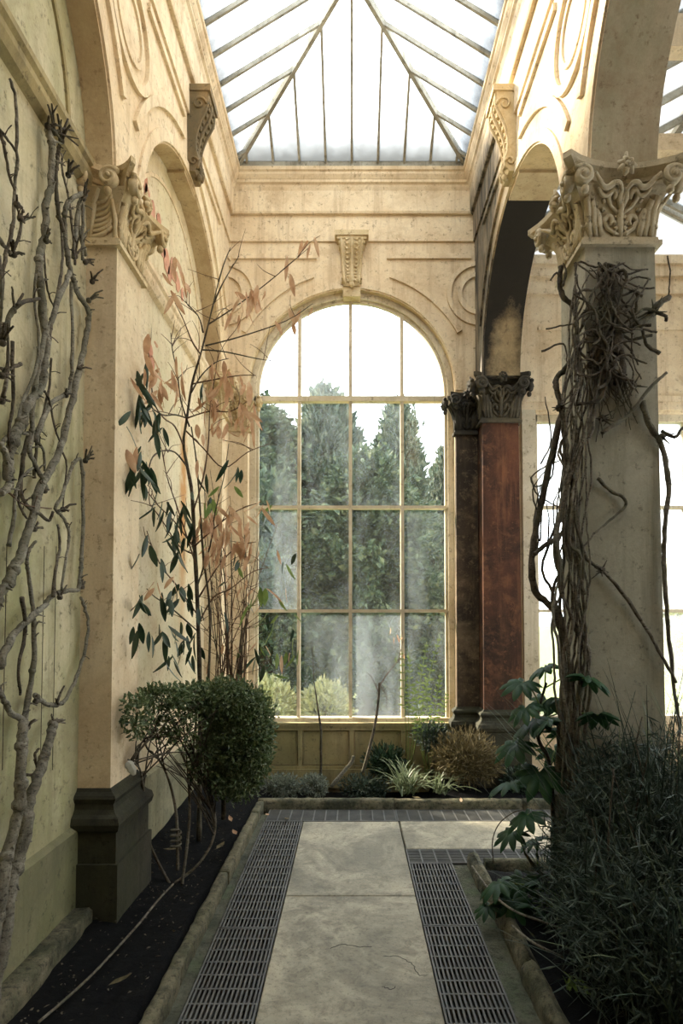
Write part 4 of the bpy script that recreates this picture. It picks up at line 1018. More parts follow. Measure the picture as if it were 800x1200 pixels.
# ------------------------------------------------------------------ tall sapling with withered leaves
random.seed(31)
SY = 4.25
sap_base = at(233, 985, SY); sap_base.z = .05
sap = thing('sapling', 'tall thin sapling with withered hanging leaves by the left wall', 'sapling', sap_base)
BRANCH = []
def nearest(p, root):
    best = min(((min((q - p).length for q in P_), o_) for r_, o_, P_ in BRANCH if r_ == root), key=lambda t: t[0], default=(9, root))
    return best[1] if best[0] < .35 else root
def clearY(px, Y, X=1.20): return min(Y, X * F / (CX - px)) if px < CX - 100 else Y
def sstem(px, r0, r1, mat='bark_dark', Y=SY, spread=.05, name='branch', par=None):
    P = smoothpath([at(p[0], p[1], clearY(p[0], Y + random.uniform(-spread, spread))) for p in px], 4)
    if name == 'twig': par = nearest(P[0], par or sap)
    o_ = MB().tube(P, taper(len(P), r0, r1), 6).build(name, M[mat], par or sap, True)
    if name != 'twig': BRANCH.append((par or sap, o_, P))
    return P
sstem([(233, 985), (234, 900), (234, 800), (231, 700), (228, 640), (225, 580), (220, 550), (215, 520), (219, 490), (225, 450), (235, 415), (244, 380), (250, 355), (256, 330)], .018, .004, spread=.01, name='trunk')
sstem([(244, 800), (246, 720), (238, 650), (234, 590), (230, 540), (224, 500)], .010, .005, spread=.02, name='trunk')
BR = [[(244, 380), (272, 362), (315, 330), (362, 290)], [(241, 405), (280, 395), (335, 376), (366, 356)], [(219, 490), (205, 486), (190, 486), (172, 470), (168, 440)],
      [(216, 525), (205, 500), (192, 490), (180, 470), (176, 430), (172, 400)], [(226, 640), (205, 612), (185, 592), (172, 575)], [(221, 550), (205, 530), (185, 530), (175, 545), (174, 570)],
      [(235, 415), (225, 400), (215, 375), (205, 355)], [(225, 450), (250, 445), (280, 440), (300, 440)], [(219, 490), (245, 482), (270, 482), (290, 470)], [(218, 505), (238, 525), (262, 548), (290, 530), (315, 520)],
      [(228, 650), (210, 640), (190, 610), (175, 590)], [(231, 720), (210, 690), (190, 665), (178, 640), (172, 622)], [(232, 740), (200, 712), (182, 700), (172, 690)], [(228, 640), (250, 620), (275, 600), (300, 590)],
      [(238, 390), (232, 370), (215, 352)], [(256, 330), (262, 310), (270, 290)], [(250, 356), (262, 330), (280, 300)]]
BR += [[(226, 600), (238, 560), (244, 520), (246, 480), (252, 440), (256, 410)], [(230, 690), (246, 640), (252, 600), (262, 560), (268, 520)], [(222, 500), (212, 470), (208, 440), (202, 410), (200, 390)], [(224, 460), (236, 440), (252, 425), (268, 420)], [(229, 660), (216, 620), (206, 590), (196, 560), (190, 530)], [(233, 730), (250, 700), (270, 690), (296, 670), (318, 665)], [(233, 700), (258, 660), (280, 640), (300, 635)], [(237, 410), (262, 412), (300, 420), (330, 425)]]
for b in BR: sstem(b, .0065, .0025, 'twig' if random.random() < .5 else 'bark_dark')
for k in range(90):
    b_ = random.choice(BR); i_ = random.randrange(len(b_) - 1); t_ = random.random(); x_ = b_[i_][0] + (b_[i_ + 1][0] - b_[i_][0]) * t_; y_ = b_[i_][1] + (b_[i_ + 1][1] - b_[i_][1]) * t_
    a_ = random.uniform(.3, 2.9); l_ = random.uniform(14, 42); sstem([(x_, y_), (x_ + l_ * .5 * math.cos(a_) + random.uniform(-4, 4), y_ - l_ * .5 * math.sin(a_)), (x_ + l_ * math.cos(a_), y_ - l_ * math.sin(a_) + random.uniform(-4, 8))], .0032, .0012, 'twig', spread=.02, name='twig')
LEAF = {}
for nm, mt in (('b', 'leaf_brown'), ('g', 'leaf_dark'), ('o', 'leaf_fern')):
    LEAF[nm] = [leaf_mesh(.17, .05, .02, M[mt]), leaf_mesh(.14, .055, -.02, M[mt]), leaf_mesh(.19, .042, .04, M[mt])]
def hang(px, py, c, Y=SY, s=1.0, tilt=.35, par=None):
    px = max(px, 147); p = at(px, py, clearY(px, Y + random.uniform(-.08, .08), 1.17))
    inst(random.choice(LEAF[c]), 'leaf', nearest(p, par or sap), p, (random.gauss(0, tilt), random.gauss(0, tilt), random.uniform(0, 6.28)), s * random.uniform(.75, 1.15))
spots = [('b', [(362, 280, 4), (338, 315, 2), (296, 345, 8), (285, 352, 5), (303, 348, 4), (365, 365, 3), (345, 373, 2), (328, 385, 2), (280, 370, 2), (206, 320, 5), (198, 300, 3), (212, 335, 3)]),
         ('b', [(172, 400, 3), (178, 430, 5), (182, 450, 3), (190, 455, 4), (166, 440, 2), (207, 432, 5), (213, 440, 3), (195, 440, 2), (248, 455, 4), (262, 445, 4), (270, 440, 3), (240, 480, 3), (255, 495, 4), (288, 470, 3), (293, 490, 3), (290, 455, 3), (275, 485, 3), (230, 505, 2)]),
         ('b', [(150, 520, 1), (167, 525, 2), (240, 605, 5), (248, 612, 4), (270, 610, 3), (305, 590, 3), (300, 640, 3), (185, 690, 3), (200, 670, 2), (265, 600, 3), (255, 640, 3), (280, 650, 2)]),
         ('g', [(164, 430, 4), (168, 455, 4), (174, 475, 4), (182, 478, 4), (145, 500, 2), (193, 508, 3), (166, 520, 2), (167, 550, 6), (172, 560, 5), (164, 545, 4), (185, 585, 3), (232, 450, 2), (238, 560, 2), (272, 545, 2), (277, 545, 2), (210, 600, 7), (205, 612, 6), (216, 622, 6), (200, 595, 4), (168, 640, 2), (172, 700, 4), (165, 730, 3), (180, 735, 3), (215, 690, 4), (222, 705, 4), (200, 690, 3), (225, 690, 2), (215, 755, 5), (210, 735, 4), (240, 580, 2), (308, 620, 2), (180, 600, 2)]),
         ('b', [(250, 430, 4), (258, 470, 5), (268, 500, 4), (282, 480, 5), (245, 470, 4), (252, 600, 6), (262, 620, 6), (246, 640, 5), (275, 630, 5), (238, 620, 4), (290, 620, 4), (258, 655, 4), (296, 500, 3), (232, 545, 2)]), ('g', [(196, 630, 4), (208, 640, 4), (176, 650, 3), (190, 740, 4), (206, 770, 5), (222, 765, 4), (228, 740, 3), (165, 480, 3), (190, 700, 3)]),
         ('o', [(262, 570, 2), (250, 590, 3), (330, 760, 2), (300, 700, 3), (320, 715, 3), (345, 762, 2), (310, 690, 2)])]
for c, L in spots:
    for (px, py, n_) in L:
        for k in range(n_): hang(px + random.gauss(0, 6), py + random.gauss(0, 6), c, s=.85)
# thin brown twigs of the shrub behind the sapling
random.seed(33)
tw_base = at(262, 950, 4.75); tw_base.z = .05
tw = thing('twiggy_shrub', 'sheaf of thin reddish brown twigs between the sapling and the arched window', 'shrub', tw_base)
for k in range(34):
    x0 = random.uniform(250, 285); x1 = x0 + random.gauss(5, 26); yt = random.uniform(540, 730)
    px = [(x0, 930), (x0 + random.uniform(-4, 4), 820), (x0 + (x1 - x0) * .5 + random.uniform(-8, 8), (800 + yt) / 2), (x1 + random.uniform(-6, 6), yt)]
    P = sstem(px, .006, .002, random.choice(['twig', 'twig', 'bark_dark']), 4.75, .08, 'stem', tw)
    for q in range(3):
        i = random.randrange(len(P) // 3, len(P) - 1); d = Vector((random.uniform(-1, 1), random.uniform(-.5, .5), random.uniform(.1, .8))).normalized() * random.uniform(.08, .25)
        MB().tube([P[i], P[i] + d], [.003, .0012], 4).build('twig', M['twig'], BRANCH[-1][1], True)
for k in range(46):
    hang(random.gauss(285, 28), random.uniform(590, 790), random.choice('bbog'), 4.75, .8, .4, tw)
for (px, py, c) in [(340, 765, 'b'), (350, 762, 'o'), (318, 740, 'o'), (330, 768, 'b'), (312, 690, 'b'), (300, 770, 'g'), (310, 780, 'g'), (320, 790, 'o'), (298, 760, 'g'), (345, 720, 'o'), (335, 690, 'b'), (326, 700, 'o')]: hang(px, py, c, 4.75, .9, .5, tw)

# ------------------------------------------------------------------ round shrub on bare legs
random.seed(41)
sb = atz(212, 1030, .07)
shrub = thing('round_shrub', 'round green leafy shrub on bare curved stems by the path', 'shrub', sb)
def cloud_px(blobs, n, L, W, mat, name, parent, seed, kind='stuff', out=.7, up=.2, shell=.55):
    """blobs: (centre Vector, radii, weight)"""
    global RNG
    RNG = np.random.default_rng(seed); w = np.array([b[2] for b in blobs], float); w /= w.sum(); pick = RNG.choice(len(blobs), n, p=w)
    C = np.array([tuple(b[0]) for b in blobs]); R = np.array([b[1] for b in blobs]); d = unit(n); rr = shell + (1 - shell) * RNG.random(n) ** .6
    rr *= 1 + .08 * RNG.normal(size=n)
    P = C[pick] + d * R[pick] * rr[:, None]; D = d * out + unit(n) * (1 - out) + np.array([0, 0, up]); D /= np.linalg.norm(D, axis=1, keepdims=True)
    v, f = leaf_cloud(P, D, L * (.6 + .8 * RNG.random(n)), W * (.6 + .8 * RNG.random(n)))
    return MB().np(v, f).build(name, M[mat], parent, False, kind)
bY = 3.85
blobs = [(at(280, 862, bY + .05), (.22, .24, .33), 7), (at(262, 822, bY), (.20, .2, .15), 3), (at(292, 840, bY), (.14, .18, .20), 2), (at(276, 912, bY), (.18, .18, .14), 2), (at(300, 885, bY), (.10, .16, .18), 1.2),
         (at(232, 818, bY - .1), (.15, .15, .10), 1.1), (at(192, 816, 3.5), (.17, .12, .07), .8), (at(160, 838, 3.2), (.085, .09, .13), .4), (at(205, 850, 3.6), (.17, .10, .12), .5), (at(235, 890, 3.75), (.10, .10, .16), .4)]
cloud_px(blobs, 17000, .032, .017, 'leaf_shrub', 'foliage', shrub, 5, out=.35, shell=.35, up=.15)
def sh(px, r0, r1, Y0, Y1, mat='bark_grey'):
    n_ = len(px); P = smoothpath([at(a, b, clearY(a, Y0 + (Y1 - Y0) * i / (n_ - 1))) for i, (a, b) in enumerate(px)], 5); MB().tube(P, taper(len(P), r0, r1, .06), 7).build('stem', M[mat], shrub, True); return P
sy = sb.y
legs = [sh([(199, 1036), (185, 1010), (173, 980), (170, 940), (165, 905), (158, 895), (150, 890)], .009, .004, sy, bY - .2), sh([(208, 1020), (208, 985), (206, 950), (198, 915), (186, 890), (172, 876), (165, 850)], .010, .005, sy, bY - .1),
        sh([(213, 1036), (218, 1000), (222, 960), (222, 930), (225, 890), (230, 840)], .010, .006, sy, bY), sh([(205, 1035), (230, 1015), (246, 992), (252, 970), (250, 945), (245, 920)], .009, .007, sy, bY)]
for k in range(60):
    P = random.choice(legs); p = P[random.randrange(len(P) // 2, len(P))]
    x = random.uniform(155, 255); y = random.uniform(808, 905); e = at(x, y, clearY(x, bY + random.uniform(-.25, .1))); mid = (p + e) / 2 + Vector((random.uniform(-.04, .04), random.uniform(-.04, .04), .03))
    Q = smoothpath([p, mid, e], 4); MB().tube(Q, taper(len(Q), .005, .002), 5).build('twig', M['bark_dark'], shrub, True)
# fuller trunk hidden in the ball
MB().tube([at(262, 960, bY), at(262, 860, bY)], [.016, .010], 6).build('stem', M['bark_dark'], shrub, True)
tag(MB().tube(smoothpath([at(149, 893, 3.0), at(153, 899, 3.0), at(157, 908, 3.01)], 3), [.012, .02, .026, .022, .024, .016, .01], 6, (Vector((0, 1, 0)), .3)).build('paper_scrap', M['paper']), 'small pale scrap caught beside the pilaster base', 'scrap')
coil = MB(); cpt = at(206, 985, sy)
coil.tube([cpt + Vector((.03 * math.cos(a * .7), .03 * math.sin(a * .7), -.05 + .0035 * a)) for a in range(36)], .006, 6)
tag(coil.build('stem_tie', M['bark_grey'], None, True), 'grey coiled tie round the bare shrub stems', 'tie')
cane = [atz(a, b, .10 + z) for a, b, z in [(45, 1198, .0), (80, 1168, .0), (110, 1140, .0), (140, 1108, .0), (165, 1080, .01), (185, 1055, .02), (203, 1036, .03)]]
tag(MB().tube(smoothpath(cane, 5), .0055, 7).build('fallen_cane', M['bark_grey'], None, True), 'thin pale cane lying across the dark soil', 'cane')

# ------------------------------------------------------------------ fatsia with palmate leaves
def palmate(name, mat, lobes=8, R=.17):
    m = MB(); m.v.append((0, 0, 0)); 
    for k in range(lobes):
        a = -2.25 + 4.5 * k / (lobes - 1); L = R * (1 - .28 * abs(a) / 2.25); d = Vector((math.sin(a), math.cos(a), 0)); s_ = Vector((d.y, -d.x, 0)); o = len(m.v)
        for t, w in ((.32, .15), (.6, .18), (.82, .12), (1.0, .0)):
            z = .03 * R - .30 * R * t * t
            if w: m.v += [tuple(d * L * t - s_ * L * w + Vector((0, 0, z - .02 * R))), tuple(d * L * t + Vector((0, 0, z + .015))), tuple(d * L * t + s_ * L * w + Vector((0, 0, z - .02 * R)))]
            else: m.v.append(tuple(d * L * t + Vector((0, 0, z))))
        m.f += [(0, o + 1, o), (0, o + 2, o + 1)]
        for q in (0, 3): m.f += [(o + q, o + q + 1, o + q + 4, o + q + 3), (o + q + 1, o + q + 2, o + q + 5, o + q + 4)]
        m.f += [(o + 6, o + 7, o + 9), (o + 7, o + 8, o + 9)]
    return mesh_of(m, name, mat, True)
random.seed(51)
FM = palmate('leaf', M['leaf_fatsia'])
def fatsia(label, basepx, leaves, Y, nod):
    b = at(*basepx, Y); b.z = .05; t = thing('palmate_plant', label, 'plant', b)
    top = [at(*p, Y) for p in nod]; P = smoothpath([b] + top, 5); MB().tube(P, taper(len(P), .014, .008), 7).build('stem', M['bark_dark'], t, True)
    for (px, py, dy, s, tx, tz) in leaves:
        e = at(px, py, Y + dy); k = min(P, key=lambda q: abs(q.z - (e.z - .12)) + .3 * (q - e).length)
        Q = smoothpath([k, (k + e) / 2 + Vector((0, 0, .03)), e], 4); MB().tube(Q, .0045, 5).build('petiole', M['leaf_fern'], t, True)
        inst(FM, 'leaf', t, e, (tx, random.uniform(-.25, .25), tz), s)
fatsia('tall plant with glossy palmate leaves in front of the pier', (650, 960), [(640, 782, 0, .85, -.5, 1.2), (612, 800, -.1, .9, -.35, 2.2), (688, 795, -.5, .85, -.45, -1.2), (700, 838, -.5, .8, -.5, -.4), (646, 845, -.3, .8, -.6, 1.0), (615, 830, -.2, .8, -.5, 2.4), (618, 955, -.3, .9, -.5, 1.9), (640, 820, .1, .8, -.6, 2.6), (628, 845, -.15, 1.1, -.5, 1.6), (605, 872, -.1, 1.0, -.5, 2.0), (660, 822, .1, .75, -.7, .3), (632, 905, -.2, 1.1, -.6, 2.8), (600, 918, -.15, .95, -.3, 1.4), (665, 860, -.15, 1.0, -.5, -.6), (650, 880, .1, .9, -.6, 3.4)], 3.45,
       [(645, 905), (632, 870), (628, 845), (640, 800)])
fatsia('low palmate-leaved plant leaning over the right kerb', (660, 1060), [(600, 975, 0, .8, -.5, 1.8), (628, 985, .1, .75, -.4, .6), (586, 1035, -.1, .9, -.5, 1.5), (612, 1030, .0, .9, -.6, 2.4), (640, 1035, -.1, .85, -.4, .2), (572, 1062, -.1, .6, -.3, 2.2), (600, 1055, -.1, .8, -.7, 3.0), (625, 1065, -.15, .8, -.5, -.5)], 3.25, [(650, 1035), (630, 1020), (615, 1000)])
# arching stems over the right kerb
for L_, nm in (([(553, 1015), (575, 1045), (600, 1066), (635, 1080), (668, 1092)], 'long pale arching stem trailing over the right kerb'), ([(600, 1085), (625, 1105), (660, 1122)], 'short thin stem trailing on the soil right of the kerb')):
    P = smoothpath([atz(a, b, .12 + .08 * math.sin(math.pi * i / (len(L_) - 1))) for i, (a, b) in enumerate(L_)], 5); tag(MB().tube(P, .006, 6).build('trailing_stem', M['bark_pale'], None, True), nm, 'stem')
P = smoothpath([at(578, 1012, 3.7), at(577, 985, 3.7), at(585, 965, 3.7), at(602, 952, 3.65), at(622, 948, 3.6)], 5); tag(MB().tube(P, .0035, 5).build('trailing_stem', M['bark_dark'], None, True), 'thin dark hooped stem above the cross path', 'stem')

# ------------------------------------------------------------------ dark bushy mass right of the path
random.seed(61)
def blades(base, n, L, W, spread, mat, name, parent, seed, droop=1.0, lean=(0, 0), rad=.06):
    random.seed(seed); m = MB()
    for k in range(n):
        a = random.uniform(0, 2 * math.pi); el = random.uniform(.15, 1.0) * spread; l = L * random.uniform(.55, 1.1); d = Vector((math.cos(a) * el + lean[0], math.sin(a) * el + lean[1], 1)).normalized()
        p = Vector(base) + Vector((random.gauss(0, rad), random.gauss(0, rad), 0)); s_ = d.cross(Vector((0, 0, 1))).normalized(); g = Vector((0, 0, -1)); o = len(m.v); ns = 7
        for i in range(ns + 1):
            t = i / ns; q = p + d * l * t + g * l * droop * .55 * t * t * (1 - d.z * .5) + Vector((d.x, d.y, 0)) * l * .15 * t * t; q.z = max(q.z, .06); w = W * (1 - t ** 2.2) * (.6 + .4 * min(1, t * 4)) + .0004
            m.v += [tuple(q - s_ * w), tuple(q + s_ * w)]
        for i in range(ns): a_ = o + 2 * i; m.f.append((a_, a_ + 1, a_ + 3, a_ + 2))
    return m.build(name, M[mat], parent, False, 'stuff')
dm = thing('evergreen_shrub', 'dense dark narrow-leaved shrub filling the right bed below the pier', 'shrub', (1.25, 2.7, .05))
mass = [(Vector((1.36, 2.75, .48)), (.38, .45, .52), 5), (Vector((1.15, 2.45, .35)), (.32, .4, .35), 4), (Vector((1.62, 2.9, .66)), (.35, .4, .42), 4), (Vector((1.30, 3.0, .80)), (.20, .2, .25), 1.6), (Vector((1.5, 2.2, .4)), (.4, .35, .4), 3), (Vector((1.10, 2.9, .35)), (.2, .35, .32), 2)]
cloud_px(mass, 20000, .085, .0075, 'leaf_mass', 'foliage', dm, 9, out=.25, up=.08, shell=.2)
for k in range(26):
    a = Vector((random.uniform(1.05, 1.6), random.uniform(2.3, 3.0), .03)); e = a + Vector((random.uniform(-.25, .25), random.uniform(-.3, .2), random.uniform(.5, 1.15)))
    P = smoothpath([a, (a + e) / 2 + Vector((random.uniform(-.06, .06), 0, .05)), e], 4); MB().tube(P, taper(len(P), .008, .003), 5).build('stem', M['bark_dark'], dm, True)
for i, (b, n_, L, sp, lab, lean) in enumerate([((1.38, 2.85, .06), 190, 1.75, .5, 'clump of long arching grass blades against the pier', (0, 0)), ((1.25, 2.3, .06), 150, 1.1, .8, 'dark sedge clump with drooping blades near the right kerb', (-.1, -.1)), ((1.62, 2.6, .06), 170, 1.75, .55, 'tall dark grass clump at the right edge of the picture', (0, 0))]):
    t = thing('grass_clump', lab, 'grass clump', b, 'grass clumps in the right bed'); blades(b, n_, L, .0042, sp, 'leaf_mass', 'blades', t, 70 + i, 1.0, lean, .10)
    blades(b, n_ // 5, L, .005, sp, 'leaf_blade', 'pale_blades', t, 90 + i, 1.1, lean, .10)
ws = thing('weed', 'small fresh weed on the dark soil beside the right kerb', 'weed', atz(672, 1160, .06)); blades(atz(672, 1160, .06), 14, .10, .008, 1.2, 'leaf_fern', 'leaves', ws, 66, 1.2, rad=.02)

# ------------------------------------------------------------------ far bed
random.seed(71)
def small_bush(name, label, px, py, Y, rx, rz_, n, L, W, mat, seed, stems=8, up=.3, out=.5, base=.06):
    c = at(px, py, Y); b = Vector((c.x, c.y, base)); t = thing(name, label, 'shrub', b)
    cloud_px([(c, (rx, rx * .7, rz_), 1), (c + Vector((rx * .3, 0, -rz_ * .3)), (rx * .8, rx * .6, rz_ * .7), .7)], n, L, W, mat, 'foliage', t, seed, out=out, up=up, shell=.2)
    for k in range(stems):
        e = c + Vector((random.uniform(-rx, rx) * .7, random.uniform(-.1, .1), random.uniform(-.3, .7) * rz_)); P = smoothpath([b, (b + e) / 2 + Vector((random.uniform(-.03, .03), 0, .02)), e], 4); MB().tube(P, taper(len(P), .006, .002), 5).build('stem', M['bark_dark'], t, True)
    return t
small_bush('straw_shrub', 'brown drying shrub at the foot of the rust-stained pilaster', 545, 886, 5.5, .30, .23, 3000, .075, .011, 'leaf_straw', 21, 14)
small_bush('silver_shrub', 'pale silvery shrub under the window, nearest the round shrub', 330, 920, 5.42, .16, .10, 1700, .035, .013, 'leaf_silver', 22)
small_bush('silver_shrub', 'pale silvery shrub under the window, beside the bent stem', 366, 920, 5.45, .13, .10, 1300, .035, .013, 'leaf_silver', 23)
small_bush('green_bush', 'low dark bush between the silvery shrubs and the strap-leaved plants', 425, 922, 5.6, .22, .10, 1500, .04, .014, 'leaf_mass', 24)
small_bush('green_bush', 'dark leafy bush close under the middle of the window dado', 450, 893, 5.8, .20, .16, 1500, .05, .02, 'leaf_dark', 27)
small_bush('green_bush', 'low dark bush at the end of the far bed behind the palmate plant', 612, 915, 5.55, .20, .12, 1600, .04, .016, 'leaf_dark', 25)
small_bush('green_bush', 'dark ferny bush under the right corner of the arched window', 505, 862, 5.75, .16, .13, 1300, .06, .012, 'leaf_mass', 26)
for i, (px, py, L, n_, lab) in enumerate([(478, 928, .50, 60, 'strap-leaved plant with pale arching blades, nearest the far kerb'), (472, 905, .55, 44, 'strap-leaved plant with taller blades, close under the window'), (515, 925, .42, 40, 'strap-leaved plant in front of the brown shrub')]):
    b = at(px, py, 5.35 + .12 * (i == 1)); b.z = .06; t = thing('strap_leaf_plant', lab, 'plant', b, 'strap-leaved plants in the far bed'); blades(b, n_, L, .007, 1.0, 'leaf_blade', 'blades', t, 80 + i, 1.5, rad=.03)
# bent bare stem and the slim sapling in front of the window
b = at(392, 915, 5.5); b.z = .06
bs = thing('bare_stem', 'bent bare stem with a few leaves in front of the arched window', 'stem', b)
def bst(px, r0, r1, mat, Y=5.5, name='stem'):
    P = smoothpath([at(x, y, Y) for x, y in px], 5); MB().tube(P, taper(len(P), r0, r1), 6).build(name, M[mat], bs, True)
bst([(388, 922), (402, 905), (412, 893), (414, 886)], .020, .014, 'bark_pale'); bst([(425, 905), (432, 880), (440, 845), (444, 812), (444, 800)], .016, .009, 'bark_dark')
bst([(444, 805), (455, 788), (466, 775), (476, 765)], .005, .002, 'twig', name='twig'); bst([(444, 812), (436, 795), (430, 788)], .005, .002, 'twig', name='twig'); bst([(444, 800), (452, 815), (453, 830)], .004, .002, 'twig', name='twig'); bst([(466, 775), (472, 750), (470, 735)], .003, .002, 'twig', name='twig')
for k in range(12): hang(random.gauss(470, 6), random.uniform(735, 785), random.choice('ob'), 5.5, .4, .6, bs)
b = at(376, 915, 5.6); b.z = .06
dc = thing('garden_cane', 'thin dark cane standing upright below the arched window', 'cane', b); MB().tube([b, at(376, 855, 5.6), at(368, 800, 5.6), at(365, 745, 5.6)], [.012, .011, .004, .002], 6).build('stem', M['bark_dark'], dc, True)
def fern(label, bpx, tips, Y, mat):
    b = at(*bpx, Y); b.z = .06; t = thing('fern', label, 'fern', b)
    for (px, py) in tips:
        e = at(px, py, Y); P = smoothpath([b, (b + e) / 2 + Vector((0, 0, .10)), e], 8); MB().tube(P, .003, 4).build('frond_rib', M['leaf_fern'], t, True)
        m = MB()
        for i in range(len(P) // 2, len(P) - 1):
            d = (P[i + 1] - P[i]).normalized(); s_ = d.cross(Vector((0, 1, 0))).normalized(); l = .055 * (1.15 - (i - len(P) / 2) / (len(P) / 2))
            for sg in (-1, 1): m.add([P[i], P[i] + s_ * sg * l * .5 + d * .016, P[i] + s_ * sg * l + d * .02 - Vector((0, 0, .006)), P[i] + s_ * sg * l * .5 - d * .004], [(0, 1, 2, 3)])
        m.build('frond', M[mat], t, False, 'stuff')
fern('light green fern with feathery fronds before the right window panes', (500, 880), [(500, 795), (516, 790), (484, 800), (524, 812), (480, 825)], 5.7, 'leaf_fern')
fern('young fern with bright tips in front of the arched window', (478, 905), [(515, 745), (500, 752), (480, 770), (470, 762)], 5.72, 'leaf_fern')
# fallen leaves
random.seed(81)
FL = mesh_of((lambda m: (m.v.extend([(0, -.045, .0), (-.016, -.01, .006), (0, 0, .0), (.016, -.01, .006), (-.012, .02, .008), (0, .02, .003), (.012, .02, .008), (0, .048, .014)]), m.f.extend([(0, 2, 1), (0, 3, 2), (1, 2, 5, 4), (2, 3, 6, 5), (4, 5, 7), (5, 6, 7)]), m)[2])(MB()), 'fallen_leaf', M['leaf_straw'], True)
FL2 = FL.copy(); FL2.materials[0] = M['leaf_brown']
for k, (px, py, lab) in enumerate([(313, 955, 'fallen leaf on the far end of the left grating'), (336, 960, 'larger fallen leaf on the grating corner below the window'), (228, 958, 'fallen leaf on the soil under the round shrub'), (275, 976, 'fallen leaf on the soil close to the left kerb'), (258, 992, 'fallen leaf lying between the shrub stem and the kerb'), (200, 996, 'curled fallen leaf beside the coiled tie'), (38, 1140, 'fallen leaf on the soil below the vine wall ledge'), (105, 1065, 'fallen leaf on the soil beside the pilaster plinth'), (140, 1150, 'fallen leaf beside the pale cane'), (270, 960, 'small fallen leaf near the far end of the left kerb'), (572, 1060, 'fallen leaf resting on the right kerb'), (488, 935, 'brown fallen leaf at the foot of the strap-leaved plants'), (540, 938, 'brown fallen leaf behind the far kerb'), (60, 1105, 'fallen leaf on the ledge side of the left bed')]):
    onp = (k < 2); p = atz(px, py, .012 if onp else (.095 if k == 10 else .11 if px < 210 else .085)); o = bpy.data.objects.new('fallen_leaf', FL if k % 3 else FL2); COL.objects.link(o)
    o.location = p; o.rotation_euler = (random.uniform(-.2, .2), random.uniform(-.2, .2), random.uniform(0, 6.28)); o.scale = (random.uniform(.8, 1.25),) * 3; tag(o, lab, 'leaf', 'fallen leaves')
# crumbs of dead leaf on the soil
m = MB(); random.seed(83); crumbs_n = 420
RNG = np.random.default_rng(83); Pc = np.stack([RNG.uniform(-1.3, -.85, crumbs_n), RNG.uniform(1.9, 4.9, crumbs_n), np.zeros(crumbs_n)], 1); Pc[:, 2] = [soil_height(x, y) + .012 for x, y, _ in Pc]
Dc = unit(crumbs_n); Dc[:, 2] *= .25; v, f = leaf_cloud(Pc, Dc, RNG.uniform(.008, .03, crumbs_n), RNG.uniform(.004, .012, crumbs_n)); m.np(v, f)
tag(m.build('leaf_litter', M['litter']), 'crumbs of dead leaf scattered over the left bed', 'leaf litter', kind='stuff')

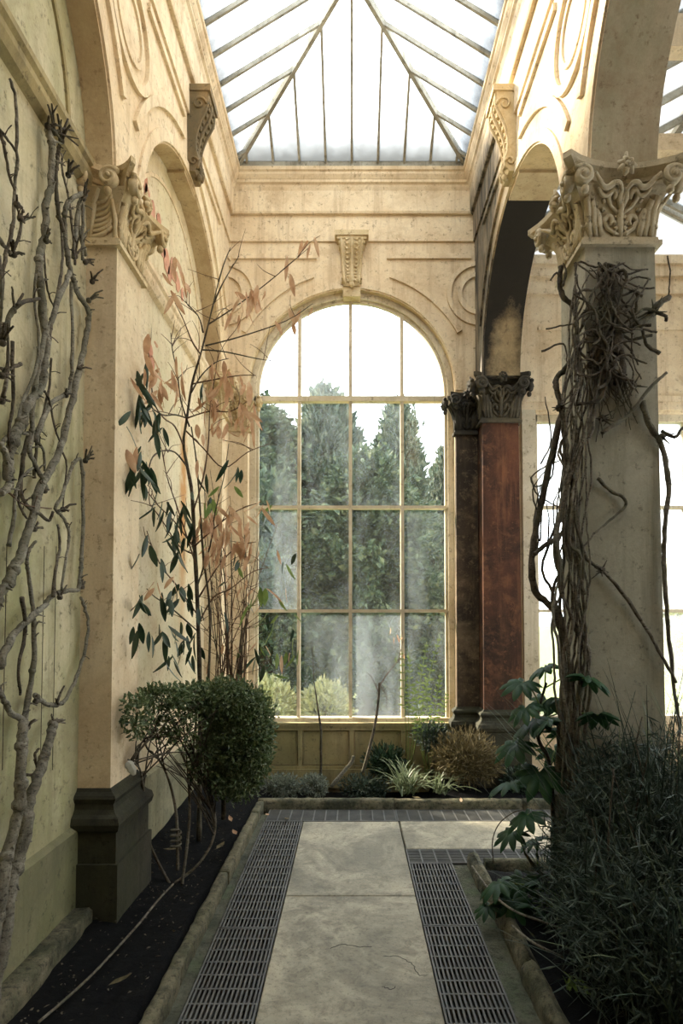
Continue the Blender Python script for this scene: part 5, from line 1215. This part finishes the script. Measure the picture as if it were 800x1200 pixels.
# ------------------------------------------------------------------ trees outside
def tree(name, label, X, Y, rx, h, n, L, W, mat, seed, shape='cone', z0=0.2, group='trees beyond the window'):
    global RNG
    RNG = np.random.default_rng(seed); random.seed(seed); b = Vector((X, Y, -.1)); t = thing(name, label, 'tree', b, group)
    MB().tube([b, b + Vector((.1, 0, h * .5)), b + Vector((0, 0, h * .92))], [.16, .10, .02], 8).build('trunk', M['bark_dark'], t, True)
    nb = 150 if shape == 'cone' else 120; P = []; D = []
    per = n // nb
    for k in range(nb):
        u = RNG.random(); v = z0 / h + (1 - z0 / h) * u ** (.85 if shape == 'cone' else .8); a = RNG.uniform(0, 2 * math.pi)
        prof = (1 - v) ** .75 * (.55 + .6 * min(1, v * 3)) if shape == 'cone' else math.sqrt(max(.02, 1 - (2 * v - .95) ** 2))
        tip = np.array([X + rx * prof * math.cos(a) * RNG.uniform(.75, 1.1), Y + rx * prof * math.sin(a) * RNG.uniform(.75, 1.1), h * v - .1 + (.35 if shape == 'cone' else .1)])
        root = np.array([X, Y, max(.2, h * v - (.5 if shape == 'cone' else .3))]); s_ = RNG.random(per) ** .55; c = root + (tip - root) * s_[:, None]
        sp = (.10 + .26 * (1 - s_))[:, None] * (1 if shape == 'cone' else 1.5); q = c + RNG.normal(size=(per, 3)) * sp * .55
        d = (tip - root) / np.linalg.norm(tip - root); dd = d * .8 + RNG.normal(size=(per, 3)) * .45 + np.array([0, 0, .35 if shape == 'cone' else -.1]); dd /= np.linalg.norm(dd, axis=1, keepdims=True)
        P.append(q); D.append(dd)
        if k % 6 == 0: MB().tube([Vector(root), Vector(root + (tip - root) * .85)], [.03, .006], 5).build('branch', M['bark_dark'], t, True)
    P = np.concatenate(P); D = np.concatenate(D); v, f = leaf_cloud(P, D, L * RNG.uniform(.6, 1.4, len(P)), W * RNG.uniform(.6, 1.4, len(P)))
    MB().np(v, f).build('foliage', M[mat], t, False, 'stuff')
tree('conifer', 'tall bluish conifer outside, directly behind the window centre', -.55, 12.6, 2.1, 6.35, 40000, .19, .075, 'tree2', 101)
tree('evergreen_tree', 'broad evergreen tree outside the left panes of the arched window', -2.2, 12.0, 2.0, 5.95, 42000, .17, .10, 'tree1', 102, 'round')
tree('conifer', 'conifer outside the right panes with a pointed top', 1.0, 12.8, 1.5, 6.0, 28000, .18, .07, 'tree2', 103)
tree('conifer', 'lower conifer at the right edge of the arched window view', 2.15, 13.6, .95, 5.2, 14000, .18, .07, 'tree2', 108)
tree('evergreen_tree', 'dark bushy evergreen low behind the middle panes', .25, 10.6, 1.45, 4.4, 30000, .15, .085, 'tree1', 104, 'round')
tree('evergreen_tree', 'dark bushy evergreen low behind the bottom left panes', -1.5, 10.3, 1.3, 3.9, 26000, .15, .085, 'tree1', 105, 'round')
tree('evergreen_tree', 'small dark evergreen low behind the bottom right pane', 1.55, 10.6, .8, 2.5, 12000, .14, .08, 'tree1', 106, 'round')
tree('far_tree', 'pale distant tree seen past the right side of the pier', 9.8, 17.5, 1.8, 3.4, 9000, .2, .08, 'hedge', 107, 'round')
def hedge(label, X, Y, rx, ry, rz_, n, seed):
    t = thing('low_hedge', label, 'hedge', (X, Y, -.1), 'low pale hedges outside'); cloud_px([(Vector((X, Y, rz_ * .4)), (rx, ry, rz_), 1)], n, .09, .05, 'hedge', 'foliage', t, seed, shell=.7)
    MB().tube([(X, Y, -.1), (X, Y, rz_)], [.03, .01], 5).build('stem', M['bark_dark'], t)
hedge('low pale sunlit hedge outside the bottom left pane', -1.22, 8.8, .36, .35, .50, 2600, 110)
hedge('low pale sunlit hedge outside the second bottom pane', -.38, 8.9, .36, .35, .46, 2600, 111)
